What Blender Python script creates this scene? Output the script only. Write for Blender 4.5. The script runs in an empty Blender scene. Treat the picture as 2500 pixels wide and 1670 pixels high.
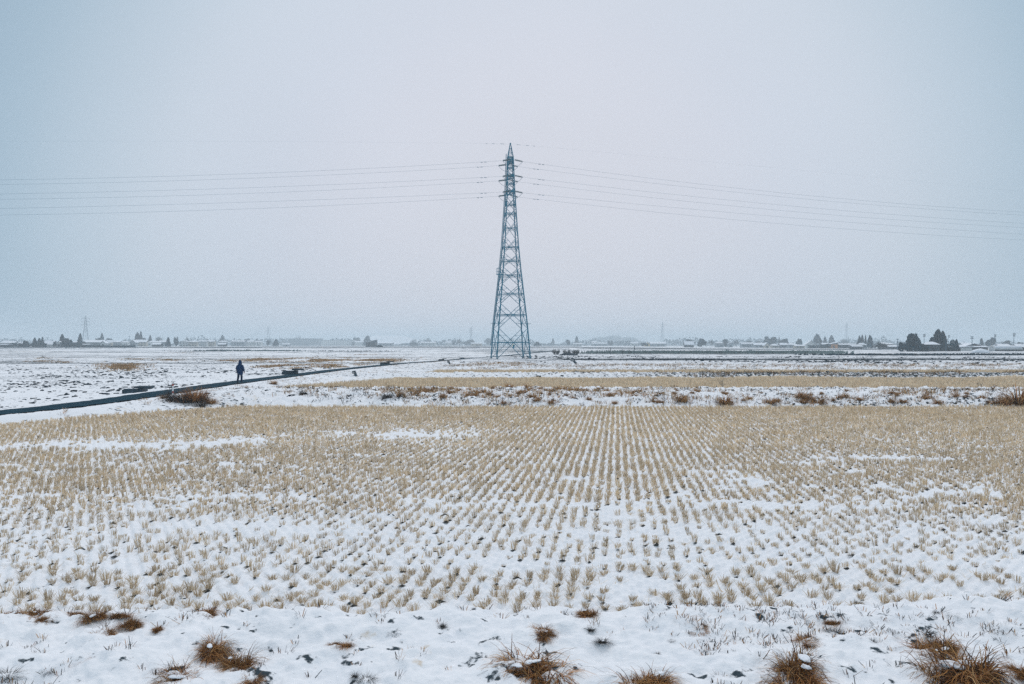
import bpy, bmesh, math, random
import numpy as np
from mathutils import Vector, Matrix
R = math.radians
random.seed(7)
rng = np.random.default_rng(7)
scene = bpy.context.scene
COL = scene.collection

# ------------------------------------------------------------------ camera, world, sun, exposure
CAM_Z = 3.4
FPX = 1944.0            # focal length in photo pixels (28 mm on 36 mm, 2500 px wide)
HOR = 840.0             # horizon row in the photo
cam_d = bpy.data.cameras.new('camera')
cam_d.lens = 28.0
cam_d.sensor_width = 36.0
cam_d.clip_start = 0.1
cam_d.clip_end = 12000
cam = bpy.data.objects.new('camera', cam_d)
COL.objects.link(cam)
cam.location = (0, 0, CAM_Z)
cam.rotation_euler = (R(90) + math.atan((HOR - 835) / FPX), 0, 0)
scene.camera = cam

SUN_EL, SUN_AZ = 50.0, 8.0     # a hidden sun behind even cloud, ahead of the camera
world = bpy.data.worlds.new('World')
scene.world = world
world.use_nodes = True
wn, wl = world.node_tree.nodes, world.node_tree.links
wn.clear()
out = wn.new('ShaderNodeOutputWorld')
sky = wn.new('ShaderNodeTexSky')
sky.sky_type = 'NISHITA'
sky.sun_disc = False
sky.sun_elevation = R(SUN_EL)
sky.sun_rotation = R(SUN_AZ)
sky.dust_density = 6.0
sky.air_density = 1.0
bg1 = wn.new('ShaderNodeBackground')
bg1.inputs['Strength'].default_value = 0.06
wl.new(sky.outputs[0], bg1.inputs['Color'])
# the snow cloud: slate blue off the view axis imitates lens falloff; brightest overhead
tc = wn.new('ShaderNodeTexCoord')
dot = wn.new('ShaderNodeVectorMath'); dot.operation = 'DOT_PRODUCT'
wl.new(tc.outputs['Generated'], dot.inputs[0])
dot.inputs[1].default_value = Vector((0.02, 1.0, 0.10)).normalized()
ramp = wn.new('ShaderNodeValToRGB')
e = ramp.color_ramp.elements
e[0].position = 0.60; e[0].color = (0.27, 0.42, 0.52, 1)
e[1].position = 1.0; e[1].color = (0.660, 0.680, 0.760, 1)
for p_, c_ in ((0.79, (0.310, 0.440, 0.555)), (0.845, (0.405, 0.522, 0.630)), (0.90, (0.540, 0.618, 0.712)), (0.955, (0.605, 0.652, 0.745))):
    el = ramp.color_ramp.elements.new(p_); el.color = (*c_, 1)
ramp.color_ramp.interpolation = 'CARDINAL'
wl.new(dot.outputs['Value'], ramp.inputs[0])
sep = wn.new('ShaderNodeSeparateXYZ')
wl.new(tc.outputs['Generated'], sep.inputs[0])
zr = wn.new('ShaderNodeMapRange'); zr.interpolation_type = 'SMOOTHSTEP'
zr.inputs['From Min'].default_value = 0.40
zr.inputs['From Max'].default_value = 0.85
wl.new(sep.outputs['Z'], zr.inputs['Value'])
zm = wn.new('ShaderNodeMixRGB')
zm.inputs[2].default_value = (0.80, 0.825, 0.875, 1)
wl.new(zr.outputs[0], zm.inputs[0])
wl.new(ramp.outputs[0], zm.inputs[1])
cn = wn.new('ShaderNodeTexNoise')
cn.inputs['Scale'].default_value = 2.2
cn.inputs['Detail'].default_value = 4.0
wl.new(tc.outputs['Generated'], cn.inputs['Vector'])
cr = wn.new('ShaderNodeMapRange')
cr.inputs['To Min'].default_value = 0.93
cr.inputs['To Max'].default_value = 1.07
wl.new(cn.outputs['Fac'], cr.inputs['Value'])
bg2 = wn.new('ShaderNodeBackground')
wl.new(zm.outputs[0], bg2.inputs['Color'])
wl.new(cr.outputs[0], bg2.inputs['Strength'])
mx = wn.new('ShaderNodeMixShader')
mx.inputs[0].default_value = 0.94
wl.new(bg1.outputs[0], mx.inputs[1]); wl.new(bg2.outputs[0], mx.inputs[2])
wl.new(mx.outputs[0], out.inputs['Surface'])

sun_d = bpy.data.lights.new('sun', 'SUN')
sun_d.energy = 0.72
sun_d.angle = R(40)
sun_d.color = (1.0, 0.96, 0.92)
sun = bpy.data.objects.new('sun', sun_d)
COL.objects.link(sun)
sun.rotation_euler = (R(90 - SUN_EL), 0, R(180 - SUN_AZ))

vs = scene.view_settings
vs.view_transform = 'Standard'; vs.look = 'None'; vs.exposure = 0.09; vs.gamma = 1.0
scene.cycles.max_bounces = 6
scene.cycles.diffuse_bounces = 3
scene.cycles.glossy_bounces = 2
scene.cycles.volume_bounces = 2
scene.cycles.use_denoising = False

# ------------------------------------------------------------------ helpers
def hsh(ix, iy, s):
    n = (ix * 374761393 + iy * 668265263 + s * 974634717) & 0x7fffffff
    n = ((n ^ (n >> 13)) * 1274126177) & 0x7fffffff
    return ((n ^ (n >> 16)) & 0xffff) / 65535.0
def vnoise(x, y, s=0):
    x = np.asarray(x, float); y = np.asarray(y, float)
    xi = np.floor(x).astype(np.int64); yi = np.floor(y).astype(np.int64)
    fx = x - xi; fy = y - yi
    fx = fx * fx * (3 - 2 * fx); fy = fy * fy * (3 - 2 * fy)
    a = hsh(xi, yi, s); b = hsh(xi + 1, yi, s); c = hsh(xi, yi + 1, s); d = hsh(xi + 1, yi + 1, s)
    return (a * (1 - fx) + b * fx) * (1 - fy) + (c * (1 - fx) + d * fx) * fy
def fbm(x, y, o=3, s=0):
    t = 0; a = 0.5; n = 0
    for k in range(o):
        t = t + a * vnoise(x * 2 ** k + 17.3 * k, y * 2 ** k + 9.1 * k, s + k); n += a; a *= 0.5
    return t / n
def sst(a, b, v):
    t = np.clip((v - a) / (b - a), 0, 1)
    return t * t * (3 - 2 * t)

def tag(o, label=None, cat=None, group=None, kind=None):
    if label: o['label'] = label
    if cat: o['category'] = cat
    if group: o['group'] = group
    if kind: o['kind'] = kind
    return o
def empty(name, loc, rz=0, **k):
    o = bpy.data.objects.new(name, None)
    o.empty_display_size = 0.2
    o.location = loc; o.rotation_euler = (0, 0, rz)
    COL.objects.link(o)
    return tag(o, **k)
def np_mesh(name, V, T=None, Q=None, col=None, smooth=False):
    V = np.asarray(V, np.float32).reshape(-1, 3)
    T = np.zeros((0, 3), np.int32) if T is None else np.asarray(T, np.int32).reshape(-1, 3)
    Q = np.zeros((0, 4), np.int32) if Q is None else np.asarray(Q, np.int32).reshape(-1, 4)
    me = bpy.data.meshes.new(name)
    me.vertices.add(len(V)); me.vertices.foreach_set('co', V.ravel())
    loops = np.concatenate([T.ravel(), Q.ravel()])
    me.loops.add(len(loops)); me.loops.foreach_set('vertex_index', loops)
    tot = np.concatenate([np.full(len(T), 3), np.full(len(Q), 4)]).astype(np.int32)
    me.polygons.add(len(tot))
    me.polygons.foreach_set('loop_start', np.concatenate([[0], np.cumsum(tot)[:-1]]).astype(np.int32))
    me.update(calc_edges=True)
    if smooth: me.polygons.foreach_set('use_smooth', np.ones(len(tot), bool))
    if col is not None:
        col = np.asarray(col, np.float32)
        if col.shape[1] == 3: col = np.hstack([col, np.ones((len(col), 1), np.float32)])
        a = me.color_attributes.new('col', 'FLOAT_COLOR', 'POINT')
        a.data.foreach_set('color', col.ravel())
    me.validate()
    return me
def link(name, me, mat=None, parent=None, loc=None, **k):
    o = bpy.data.objects.new(name, me)
    if mat is not None and len(me.materials) == 0: me.materials.append(mat)
    if parent is not None: o.parent = parent
    if loc is not None: o.location = loc
    COL.objects.link(o)
    return tag(o, **k)
def copy_tree(o, parent=None):
    c = o.copy(); COL.objects.link(c); c.parent = parent
    for ch in list(o.children): copy_tree(ch, c)
    return c

class MB:
    """collects boxes, bars, tubes, lathes into one mesh"""
    def __init__(s): s.V = []; s.F = []
    def add(s, V, F):
        b = len(s.V); s.V += [tuple(v) for v in V]; s.F += [tuple(i + b for i in f) for f in F]
    def box(s, c, d, rz=0):
        x, y, z = d[0] / 2, d[1] / 2, d[2] / 2; ca, sa = math.cos(rz), math.sin(rz)
        V = [(c[0] + i * x * ca - j * y * sa, c[1] + i * x * sa + j * y * ca, c[2] + k * z) for k in (-1, 1) for i, j in ((-1, -1), (1, -1), (1, 1), (-1, 1))]
        s.add(V, [(3, 2, 1, 0), (4, 5, 6, 7), (0, 1, 5, 4), (1, 2, 6, 5), (2, 3, 7, 6), (3, 0, 4, 7)])
    def bar(s, a, b, t, n=4, t2=None):
        a = Vector(a); b = Vector(b); d = (b - a)
        if d.length < 1e-6: return
        d.normalize()
        u = d.cross(Vector((0, 0, 1)))
        if u.length < 1e-3: u = Vector((1, 0, 0))
        u.normalize(); w = d.cross(u)
        t2 = t if t2 is None else t2
        V = []
        for p, r in ((a, t / 2), (b, t2 / 2)):
            for k in range(n):
                an = 2 * math.pi * (k + 0.5) / n
                V.append(p + u * r * 1.3 * math.cos(an) + w * r * 1.3 * math.sin(an))
        F = [(k, (k + 1) % n, n + (k + 1) % n, n + k) for k in range(n)]
        F += [tuple(range(n - 1, -1, -1)), tuple(range(n, 2 * n))]
        s.add(V, F)
    def tube(s, pts, r, n=6):
        for a, b in zip(pts[:-1], pts[1:]): s.bar(a, b, r * 2, n)
    def rings(s, rings):
        n = len(rings[0]); V = [p for r in rings for p in r]; F = []
        for i in range(len(rings) - 1):
            for k in range(n):
                F.append((i * n + k, i * n + (k + 1) % n, (i + 1) * n + (k + 1) % n, (i + 1) * n + k))
        F.append(tuple(range(n - 1, -1, -1))); F.append(tuple((len(rings) - 1) * n + k for k in range(n)))
        s.add(V, F)
    def mesh(s, name, smooth=False):
        me = bpy.data.meshes.new(name); me.from_pydata(s.V, [], s.F); me.update()
        if smooth:
            for p in me.polygons: p.use_smooth = True
        return me
    def build(s, name, mat, parent=None, smooth=False, **k):
        return link(name, s.mesh(name, smooth), mat, parent, **k)

# ------------------------------------------------------------------ materials
def mat(name, col, rough=0.8, var=0.25, scale=3.0, spec=0.3, attr=False, metallic=0.0):
    m = bpy.data.materials.new(name); m.use_nodes = True
    n, l = m.node_tree.nodes, m.node_tree.links
    b = n['Principled BSDF']
    b.inputs['Roughness'].default_value = rough
    b.inputs['Metallic'].default_value = metallic
    b.inputs['Specular IOR Level'].default_value = spec
    t = n.new('ShaderNodeTexNoise'); t.inputs['Scale'].default_value = scale; t.inputs['Detail'].default_value = 5
    c = n.new('ShaderNodeTexCoord'); l.new(c.outputs['Object'], t.inputs['Vector'])
    mr = n.new('ShaderNodeMapRange')
    mr.inputs['From Min'].default_value = 0.3; mr.inputs['From Max'].default_value = 0.7
    mr.inputs['To Min'].default_value = 1 - var; mr.inputs['To Max'].default_value = 1 + var
    l.new(t.outputs['Fac'], mr.inputs['Value'])
    mul = n.new('ShaderNodeVectorMath'); mul.operation = 'SCALE'
    if attr:
        a = n.new('ShaderNodeAttribute'); a.attribute_name = 'col'
        l.new(a.outputs['Color'], mul.inputs[0])
    else: mul.inputs[0].default_value = col[:3]
    l.new(mr.outputs[0], mul.inputs['Scale'])
    l.new(mul.outputs[0], b.inputs['Base Color'])
    return m
M = {}
M['straw'] = mat('straw', (0, 0, 0), 0.9, 0.12, 1.0, 0.1, attr=True)
_n, _l = M['straw'].node_tree.nodes, M['straw'].node_tree.links
_b = _n['Principled BSDF']; _t = _n.new('ShaderNodeBsdfTranslucent'); _m = _n.new('ShaderNodeMixShader'); _m.inputs[0].default_value = 0.4   # thin dry blades let light through
_l.new(_b.inputs['Base Color'].links[0].from_socket, _t.inputs['Color'])
_l.new(_b.outputs[0], _m.inputs[1]); _l.new(_t.outputs[0], _m.inputs[2]); _l.new(_m.outputs[0], _n['Material Output'].inputs['Surface'])
M['steel'] = mat('painted_steel', (0.008, 0.185, 0.285), 0.6, 0.2, 2.0, 0.25)
M['steel_far'] = mat('galvanised_steel', (0.06, 0.11, 0.15), 0.6, 0.2, 0.5)
M['porcelain'] = mat('porcelain', (0.12, 0.20, 0.23), 0.35, 0.15, 4.0, 0.5)
M['wire'] = mat('aluminium_wire', (0.10, 0.20, 0.27), 0.5, 0.1, 1.0)
M['concrete'] = mat('wet_concrete', (0.022, 0.048, 0.070), 0.6, 0.4, 3.0)
M['concrete_pale'] = mat('pale_concrete', (0.30, 0.31, 0.32), 0.85, 0.15, 2.0)
M['snow'] = mat('snow', (0.83, 0.86, 0.92), 0.9, 0.03, 5.0, 0.2)
M['leaf'] = mat('evergreen_leaf', (0.004, 0.042, 0.068), 0.85, 0.5, 0.8, 0.15)
M['leaf_blue'] = mat('conifer_needle', (0.004, 0.038, 0.066), 0.85, 0.5, 0.8, 0.15)
M['twig'] = mat('bare_twig', (0.055, 0.070, 0.080), 0.9, 0.3, 1.0, 0.1)
M['bark'] = mat('bark', (0.045, 0.045, 0.045), 0.9, 0.3, 1.0, 0.1)
M['wall_white'] = mat('white_render', (0.62, 0.63, 0.62), 0.85, 0.08, 0.6)
M['wall_grey'] = mat('grey_siding', (0.28, 0.31, 0.33), 0.85, 0.12, 0.6)
M['wall_beige'] = mat('beige_render', (0.45, 0.41, 0.35), 0.85, 0.1, 0.6)
M['wall_dark'] = mat('dark_timber', (0.045, 0.055, 0.065), 0.85, 0.25, 0.8)
M['wall_orange'] = mat('orange_render', (0.62, 0.27, 0.10), 0.85, 0.08, 0.6)
M['wall_yellow'] = mat('yellow_render', (0.65, 0.48, 0.20), 0.85, 0.08, 0.6)
M['eave'] = mat('dark_eave', (0.06, 0.08, 0.10), 0.8, 0.2, 1.0)
M['glass'] = mat('window_glass', (0.05, 0.08, 0.10), 0.15, 0.1, 1.0, 0.5)
M['navy'] = mat('navy_cloth', (0.004, 0.036, 0.105), 0.9, 0.25, 8.0, 0.1)
M['trouser'] = mat('dark_trouser_cloth', (0.004, 0.022, 0.055), 0.9, 0.25, 8.0, 0.1)
M['boot'] = mat('dark_rubber', (0.010, 0.022, 0.030), 0.6, 0.2, 8.0)
M['skin'] = mat('skin', (0.30, 0.18, 0.13), 0.6, 0.1, 10.0)
M['clod'] = mat('frozen_soil', (0.020, 0.036, 0.052), 0.9, 0.4, 2.0, 0.1)
M['soil_shade'] = mat('soil_shade', (0.050, 0.052, 0.050), 0.9, 0.4, 6.0, 0.1)  # soil tone that also stands in for shadow under the stubble tufts
M['reed'] = mat('dark_grass', (0.17, 0.225, 0.225), 0.9, 0.3, 0.6, 0.1)
M['white_paint'] = mat('white_paint', (0.75, 0.75, 0.75), 0.5, 0.05, 1.0)
M['red_paint'] = mat('red_paint', (0.40, 0.08, 0.06), 0.5, 0.1, 1.0)
M['car_paint'] = mat('car_paint', (0.03, 0.045, 0.06), 0.3, 0.05, 1.0, 0.5)
M['tyre'] = mat('tyre_rubber', (0.015, 0.015, 0.017), 0.8, 0.1, 1.0)
M['film'] = mat('greenhouse_film', (0.55, 0.58, 0.60), 0.5, 0.15, 0.6)

# asphalt: dark, damp, a little snow dust along it
m = mat('asphalt', (0.012, 0.044, 0.068), 0.85, 0.30, 1.6, 0.02)
M['asphalt'] = m

# ground: snow with bare soil and dead grass showing through where attribute 'col' says so (R soil, G grass)
m = bpy.data.materials.new('snowy_ground'); m.use_nodes = True
M['ground'] = m
n, l = m.node_tree.nodes, m.node_tree.links
b = n['Principled BSDF']; b.inputs['Roughness'].default_value = 0.9; b.inputs['Specular IOR Level'].default_value = 0.15
geo = n.new('ShaderNodeNewGeometry')
at = n.new('ShaderNodeAttribute'); at.attribute_name = 'col'
sp = n.new('ShaderNodeSeparateColor'); l.new(at.outputs['Color'], sp.inputs[0])
def gnoise(vec_scale, scale, detail, rough=0.55):
    mp = n.new('ShaderNodeMapping'); mp.inputs['Scale'].default_value = vec_scale
    l.new(geo.outputs['Position'], mp.inputs['Vector'])
    t = n.new('ShaderNodeTexNoise'); t.inputs['Scale'].default_value = scale
    t.inputs['Detail'].default_value = detail; t.inputs['Roughness'].default_value = rough
    l.new(mp.outputs[0], t.inputs['Vector']); return t.outputs['Fac']
def gmask(noise, chan, a, bb):
    mu = n.new('ShaderNodeMath'); mu.operation = 'MULTIPLY_ADD'
    l.new(sp.outputs[chan], mu.inputs[0]); mu.inputs[1].default_value = 0.5
    l.new(noise, mu.inputs[2])
    r = n.new('ShaderNodeMapRange'); r.interpolation_type = 'SMOOTHSTEP'
    r.inputs['From Min'].default_value = a; r.inputs['From Max'].default_value = bb
    l.new(mu.outputs[0], r.inputs['Value']); return r.outputs[0]
nf = gnoise((1, 1, 1), 4.0, 6)
ng = gnoise((1, 1, 1), 2.3, 7, 0.65)
soilm = gmask(nf, 0, 0.775, 0.83)
grassm = gmask(ng, 1, 0.74, 0.90)
nfar = gnoise((0.30, 1, 1), 0.9, 5, 0.6)
soilf = gmask(nfar, 0, 0.72, 0.80)
fm = n.new('ShaderNodeMath'); fm.operation = 'MULTIPLY'; l.new(soilf, fm.inputs[0]); l.new(sp.outputs[2], fm.inputs[1])
fx_ = n.new('ShaderNodeMath'); fx_.operation = 'MAXIMUM'; l.new(fm.outputs[0], fx_.inputs[0]); l.new(soilm, fx_.inputs[1]); soilm = fx_.outputs[0]
sn = n.new('ShaderNodeMixRGB'); sn.inputs[1].default_value = (0.82, 0.845, 0.895, 1); sn.inputs[2].default_value = (0.89, 0.90, 0.93, 1)
l.new(gnoise((1, 1, 1), 0.9, 4), sn.inputs[0])
gc = n.new('ShaderNodeMixRGB'); gc.inputs[1].default_value = (0.50, 0.38, 0.25, 1); gc.inputs[2].default_value = (0.72, 0.60, 0.45, 1)
l.new(gnoise((1, 1, 1), 7.0, 4), gc.inputs[0])
mg = n.new('ShaderNodeMixRGB'); l.new(grassm, mg.inputs[0]); l.new(sn.outputs[0], mg.inputs[1]); l.new(gc.outputs[0], mg.inputs[2])
ms = n.new('ShaderNodeMixRGB'); l.new(soilm, ms.inputs[0]); l.new(mg.outputs[0], ms.inputs[1]); ms.inputs[2].default_value = (0.040, 0.060, 0.075, 1)
l.new(ms.outputs[0], b.inputs['Base Color'])
bp = n.new('ShaderNodeBump'); bp.inputs['Strength'].default_value = 0.5; bp.inputs['Distance'].default_value = 0.04
l.new(gnoise((1, 1, 1), 14.0, 5), bp.inputs['Height']); l.new(bp.outputs[0], b.inputs['Normal'])

# ------------------------------------------------------------------ terrain
RY = [0, 20, 30, 35.3, 38, 42.8, 50.9, 63.4, 76, 94.1, 114, 126, 141, 160, 177, 204, 270, 349, 420]
RXs = [-46, -30, -25, -22.9, -22.2, -21.8, -22.0, -22.1, -21.5, -20.9, -18.9, -17.4, -13.9, -10.9, -7.3, -2.4, 6.5, 19, 34]
def RX(y): return np.interp(y, RY, RXs)
EY = [0, 25, 33.4, 35.5, 38.2, 40.5, 42.1, 45, 61.7, 75, 90, 96, 109, 125, 140, 160, 204, 400]
EX = [-38, -26.5, -21.5, -20.3, -19.2, -17.5, -15.3, -15.5, -17.3, -11.3, -10, -9.4, -10, -11, -9.5, -6.5, 4, 40]
ROAD_Z = 0.35
ROAD_HW = 1.18
ZY = [-5, 0, 5, 7, 8.2, 9.25, 9.6, 10.05, 42.6, 44.2, 45.6, 51.2, 54, 75.5, 77, 79, 81.5, 99.5, 102, 108, 200, 250, 400]
ZZ = [0.0, 0.0, 0.06, 0.10, 0.17, 0.23, 0.16, 0.0, 0.0, 0.38, 0.58, 0.60, 0.10, 0.10, 0.58, 0.60, 0.10, 0.10, 0.45, 0.60, 0.60, 0.42, 0.30]
def H0(x, y):
    """large shape of the land: terraced paddies, levees, raised lane"""
    x = np.asarray(x, float); y = np.asarray(y, float)
    wob = (fbm(x * 0.25, y * 0 + 3.3, 3, 11) - 0.5)
    yy = y - np.where(y < 20, 0.035 * x, 0) + wob * np.interp(y, [8, 12, 38, 48, 100, 200], [1.3, 0.2, 0.5, 1.6, 2.2, 0])
    zf = np.interp(yy, ZY, ZZ)
    rx = RX(y); r = x - rx
    e = np.maximum(np.interp(y, EY, EX) - rx, 2.6)
    s = sst(0.0, 1.0, (r - 1.5) / (e - 1.5))
    near = sst(8, 24, y)
    zr = ROAD_Z * (1 - s) + zf * s
    sl = sst(1.4, 2.8, -r)
    zl = ROAD_Z * (1 - sl) + 0.10 * sl
    z = np.where(r > 0, zr, zl)
    z = z * near + np.interp(yy, ZY, ZZ) * (1 - near)
    az = x / np.maximum(y, 1)
    w = 1 - sst(0.10, 0.28, az)
    far_l = np.interp(y, [300, 420, 560, 720, 1000, 1500, 4000], [0.30, 0.75, 1.30, 1.15, 0.8, 0.2, -2])
    far_r = np.interp(y, [300, 420, 560, 720, 1000, 1500, 4000], [0.30, 0.20, 0.0, 0.0, 0.0, 0.0, -2])
    f = sst(250, 360, y)
    z = z * (1 - f) + (far_l * w + far_r * (1 - w)) * f
    return z
DS = np.concatenate([np.arange(4, 60, 0.1), np.arange(60, 400, 0.5), np.arange(400, 2500, 4)])
def hit(px, py):
    """where the sight line through a photo pixel meets the land"""
    xs = (px - 1250) / FPX * DS
    zs = CAM_Z - (py - HOR) / FPX * DS
    k = np.argmax(H0(xs, DS) >= zs)
    return float(xs[k]), float(DS[k]), float(H0(xs[k], DS[k]))
def at(px, d): return (px - 1250) / FPX * d
def ground(x, y): return float(H0(np.array([x]), np.array([y]))[0])

LAT_A = R(7.5)     # the planting rows run 7.5 degrees off the view
def lattice(x, y):
    c, s = math.cos(LAT_A), math.sin(LAT_A)
    return x * c - y * s, x * s + y * c
def field_masks(x, y):
    rx = RX(y); r = x - rx
    xe = np.interp(y, EY, EX)
    main = (y > 10.1 + 0.035 * x) & (y < 42.8) & (x > xe + 0.1)
    p2 = (y > 54) & (y < 75.8) & (x > xe)
    p3 = (y > 81.5) & (y < 99.8) & (x > xe)
    return r, main, p2, p3
def snow_patch(x, y):
    """deeper snow lying over the stubble in long drifts (0..1)"""
    a = np.exp(-((y - (25.6 + (x + 16) * 0.36 + 0.9 * np.sin(x * 0.7))) / (0.35 + 2.1 * fbm(x * 0.5, y * 0.7, 3, 29))) ** 2) * sst(-19, -15, x) * (1 - sst(-4.5, 1.5, x)) * sst(.30, .55, fbm(x * .33 + 4, y * .3, 3, 27))
    b_ = np.exp(-((y - (23.5 + (x - 10) * 0.05)) / 0.5) ** 2) * sst(8.5, 9.5, x) * (1 - sst(11, 15, x)) * 0.8 * sst(.35, .6, fbm(x * .8, y * 1.2, 3, 19))
    c = sst(0.60, 0.72, fbm(x * 0.55 + 40, y * 0.9, 3, 31)) * (1 - sst(30, 40, y))
    d = np.exp(-((y - (12.2 + 0.05 * x)) / 0.5) ** 2) * 0.35
    e_ = np.exp(-((y - (14.3 - 0.03 * x)) / 0.45) ** 2) * 0.45
    return np.clip(a + b_ + 0.55 * c * (1 - sst(20, 27, y)) + d + e_, 0, 1)
def H(x, y):
    """the land with its snow: lumps, hollows, mounds between the stubble hills"""
    z = H0(x, y)
    r, main, p2, p3 = field_masks(x, y)
    onroad = 1 - sst(1.0, 1.5, np.abs(r)) * 1.0
    onroad = onroad * sst(20, 28, y)
    yc = y - 0.035 * x
    z = z + np.exp(-((yc - 9.3) / 0.55) ** 2) * 0.20 * (fbm(x * 0.9, y * 0.6, 3, 15) - 0.42)
    n1 = fbm(x * 2.2, y * 2.2, 4, 5) - 0.5
    n2 = fbm(x * 7.0, y * 7.0, 3, 8) - 0.5
    amp1 = np.where(main, 0.06, 0.09); amp2 = np.where(main, 0.075, 0.05)
    fg = (y < 10)
    amp1 = np.where(fg, 0.22, amp1); amp2 = np.where(fg, 0.085, amp2)
    lev = ((y > 42.8) & (y < 54)) | ((y > 75.8) & (y < 81.5)) | ((y > 99.8) & (y < 110))
    amp1 = np.where(lev & (r > 6), 0.30, amp1); amp2 = np.where(lev & (r > 6), 0.24, amp2)
    left = (r < -2) & (y < 140)
    amp1 = np.where(left, 0.16, amp1)
    fade = 1 - sst(150, 400, y)
    u, v = lattice(x, y)
    mound = np.where(main, -0.032 * np.cos(2 * math.pi * u / 0.215) * np.cos(2 * math.pi * v / 0.30) + 0.03 * snow_patch(x, y), 0)
    return z + (n1 * amp1 + n2 * amp2) * fade * (1 - onroad) + mound - 0.06 * onroad

def zones(x, y):
    r, main, p2, p3 = field_masks(x, y)
    # far snow: thin streaks of bare earth along the paddies
    st = fbm(x * 0.03 + 5, y * 0.16, 3, 21)
    Rr = 0.38 + 0.9 * (st - 0.5) + 0.3 * (fbm(x * 0.4, y * 0.4, 2, 71) - 0.5)
    G = 0.25 + 0.9 * (fbm(x * 0.02 + 50, y * 0.12, 3, 23) - 0.5)
    a = main
    Rr = np.where(a, 0.235 - 0.2 * snow_patch(x, y), Rr); G = np.where(a, 0.30 + 0.25 * sst(20, 42, y) - 0.4 * snow_patch(x, y), G)
    a = p2 | p3
    Rr = np.where(a, 0.2, Rr); G = np.where(a, 1.0, G)
    cl = fbm(x * 0.35, y * 0.35, 3, 41)
    a = (y > 42.8) & (y < 54) & (x > np.interp(y, EY, EX) - 1)
    Rr = np.where(a, 0.40 + 0.5 * (cl - 0.5), Rr); G = np.where(a, 0.22 + 0.8 * (fbm(x * 0.2, y * 0.5, 3, 45) - 0.5), G)
    a = (y > 75.8) & (y < 81.5) & (r > 4)
    Rr = np.where(a, 0.42 + 0.25 * sst(8, 20, x), Rr); G = np.where(a, 0.1 + 0.2 * sst(8, 20, x), G)
    a = (y > 99.8) & (y < 111) & (r > 4)
    Rr = np.where(a, 0.42 + 0.4 * (cl - 0.5), Rr); G = np.where(a, 0.36 + 0.5 * (cl - 0.5), G)
    a = (y > 111) & (y < 190) & (r > 8)
    Rr = np.where(a, 0.42 + 0.45 * np.exp(-((y - 146) / 7) ** 2) * sst(4, 14, x) + 0.4 * (cl - 0.5), Rr); G = np.where(a, 0.1, G)
    sh = (r > 0) & (r < 5) & (y > 25) & (y < 200)
    Rr = np.where(sh & ~main, 0.40, Rr); G = np.where(sh & ~main, 0.22 + 0.7 * (cl - 0.5), G)
    lf = (r < 0) & (y < 130) & (y > 20)
    Rr = np.where(lf, 0.38 + 0.5 * (fbm(x * 0.12, y * 0.25, 3, 51) - 0.5), Rr); G = np.where(lf, 0.05 + 0.9 * (fbm(x * 0.06 + 9, y * 0.12, 2, 53) - 0.5), G)
    nr = np.abs(r) < 2.2
    Rr = np.where(nr & (y > 25), 0.25, Rr); G = np.where(nr & (y > 25), 0.1, G)
    Rr = np.where(y < 10.1 + 0.035 * x, 0.34 + 0.5 * (fbm(x * 0.8, y * 0.8, 3, 61) - 0.5), Rr)
    G = np.where(y < 10.1 + 0.035 * x, 0.15 + 0.5 * (fbm(x * 0.7, y * 0.7, 3, 63) - 0.5), G)
    return np.clip(Rr, 0, 1), np.clip(G, 0, 1)

ds = [2.0]
while ds[-1] < 5200: ds.append(ds[-1] * (1.0042 if ds[-1] < 60 else 1.008 if ds[-1] < 260 else 1.03) + 0.001)
ds = np.array(ds)
us = np.concatenate([np.linspace(-5, -1.5, 24)[:-1], np.linspace(-1.5, -0.72, 160)[:-1], np.linspace(-0.72, 0.72, 900), np.linspace(0.72, 1.5, 160)[1:], np.linspace(1.5, 5, 24)[1:]])
D, U = np.meshgrid(ds, us, indexing='ij')
X = (U * D).ravel(); Y = (D - 0.0).ravel()
Z = H(X, Y)
zr_, zg_ = zones(X, Y)
nr_, nc_ = len(ds), len(us)
idx = np.arange(nr_ * nc_).reshape(nr_, nc_)
Q = np.stack([idx[:-1, :-1].ravel(), idx[:-1, 1:].ravel(), idx[1:, 1:].ravel(), idx[1:, :-1].ravel()], 1)
me = np_mesh('ground', np.stack([X, Y, Z], 1), Q=Q, col=np.stack([zr_, zg_, sst(95, 150, Y) * 0.85], 1), smooth=True)
g = link('ground', me, M['ground'], kind='structure')
del D, U, X, Y, Z, Q

# lane: a thin sheet with ragged snowy edges
ys = np.concatenate([np.arange(24, 60, 0.15), np.arange(60, 130, 0.4), np.arange(130, 345, 1.5)])
cx = RX(ys); tx = np.gradient(cx, ys); L = np.sqrt(1 + tx * tx)
nx, ny = 1 / L, -tx / L
jl = ROAD_HW * 1.0 - 0.32 * fbm(ys * 1.7, ys * 0, 5, 3); jr = ROAD_HW * 1.12 - 0.62 * fbm(ys * 1.3, ys * 0 + 7, 5, 9)
cols = 7
V = []
for k in range(cols):
    f = k / (cols - 1)
    off = -jl * (1 - f) + jr * f
    V.append(np.stack([cx + nx * off, ys + ny * off, np.full_like(ys, ROAD_Z + 0.012) + 0.03 * (1 - (2 * f - 1) ** 2) + sst(250, 345, ys) * 0.25], 1))
V = np.stack(V, 1).reshape(-1, 3)
idx = np.arange(len(V)).reshape(len(ys), cols)
Q = np.stack([idx[:-1, :-1].ravel(), idx[:-1, 1:].ravel(), idx[1:, 1:].ravel(), idx[1:, :-1].ravel()], 1)
link('road', np_mesh('road', V, Q=Q, smooth=True), M['asphalt'], kind='structure')

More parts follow.
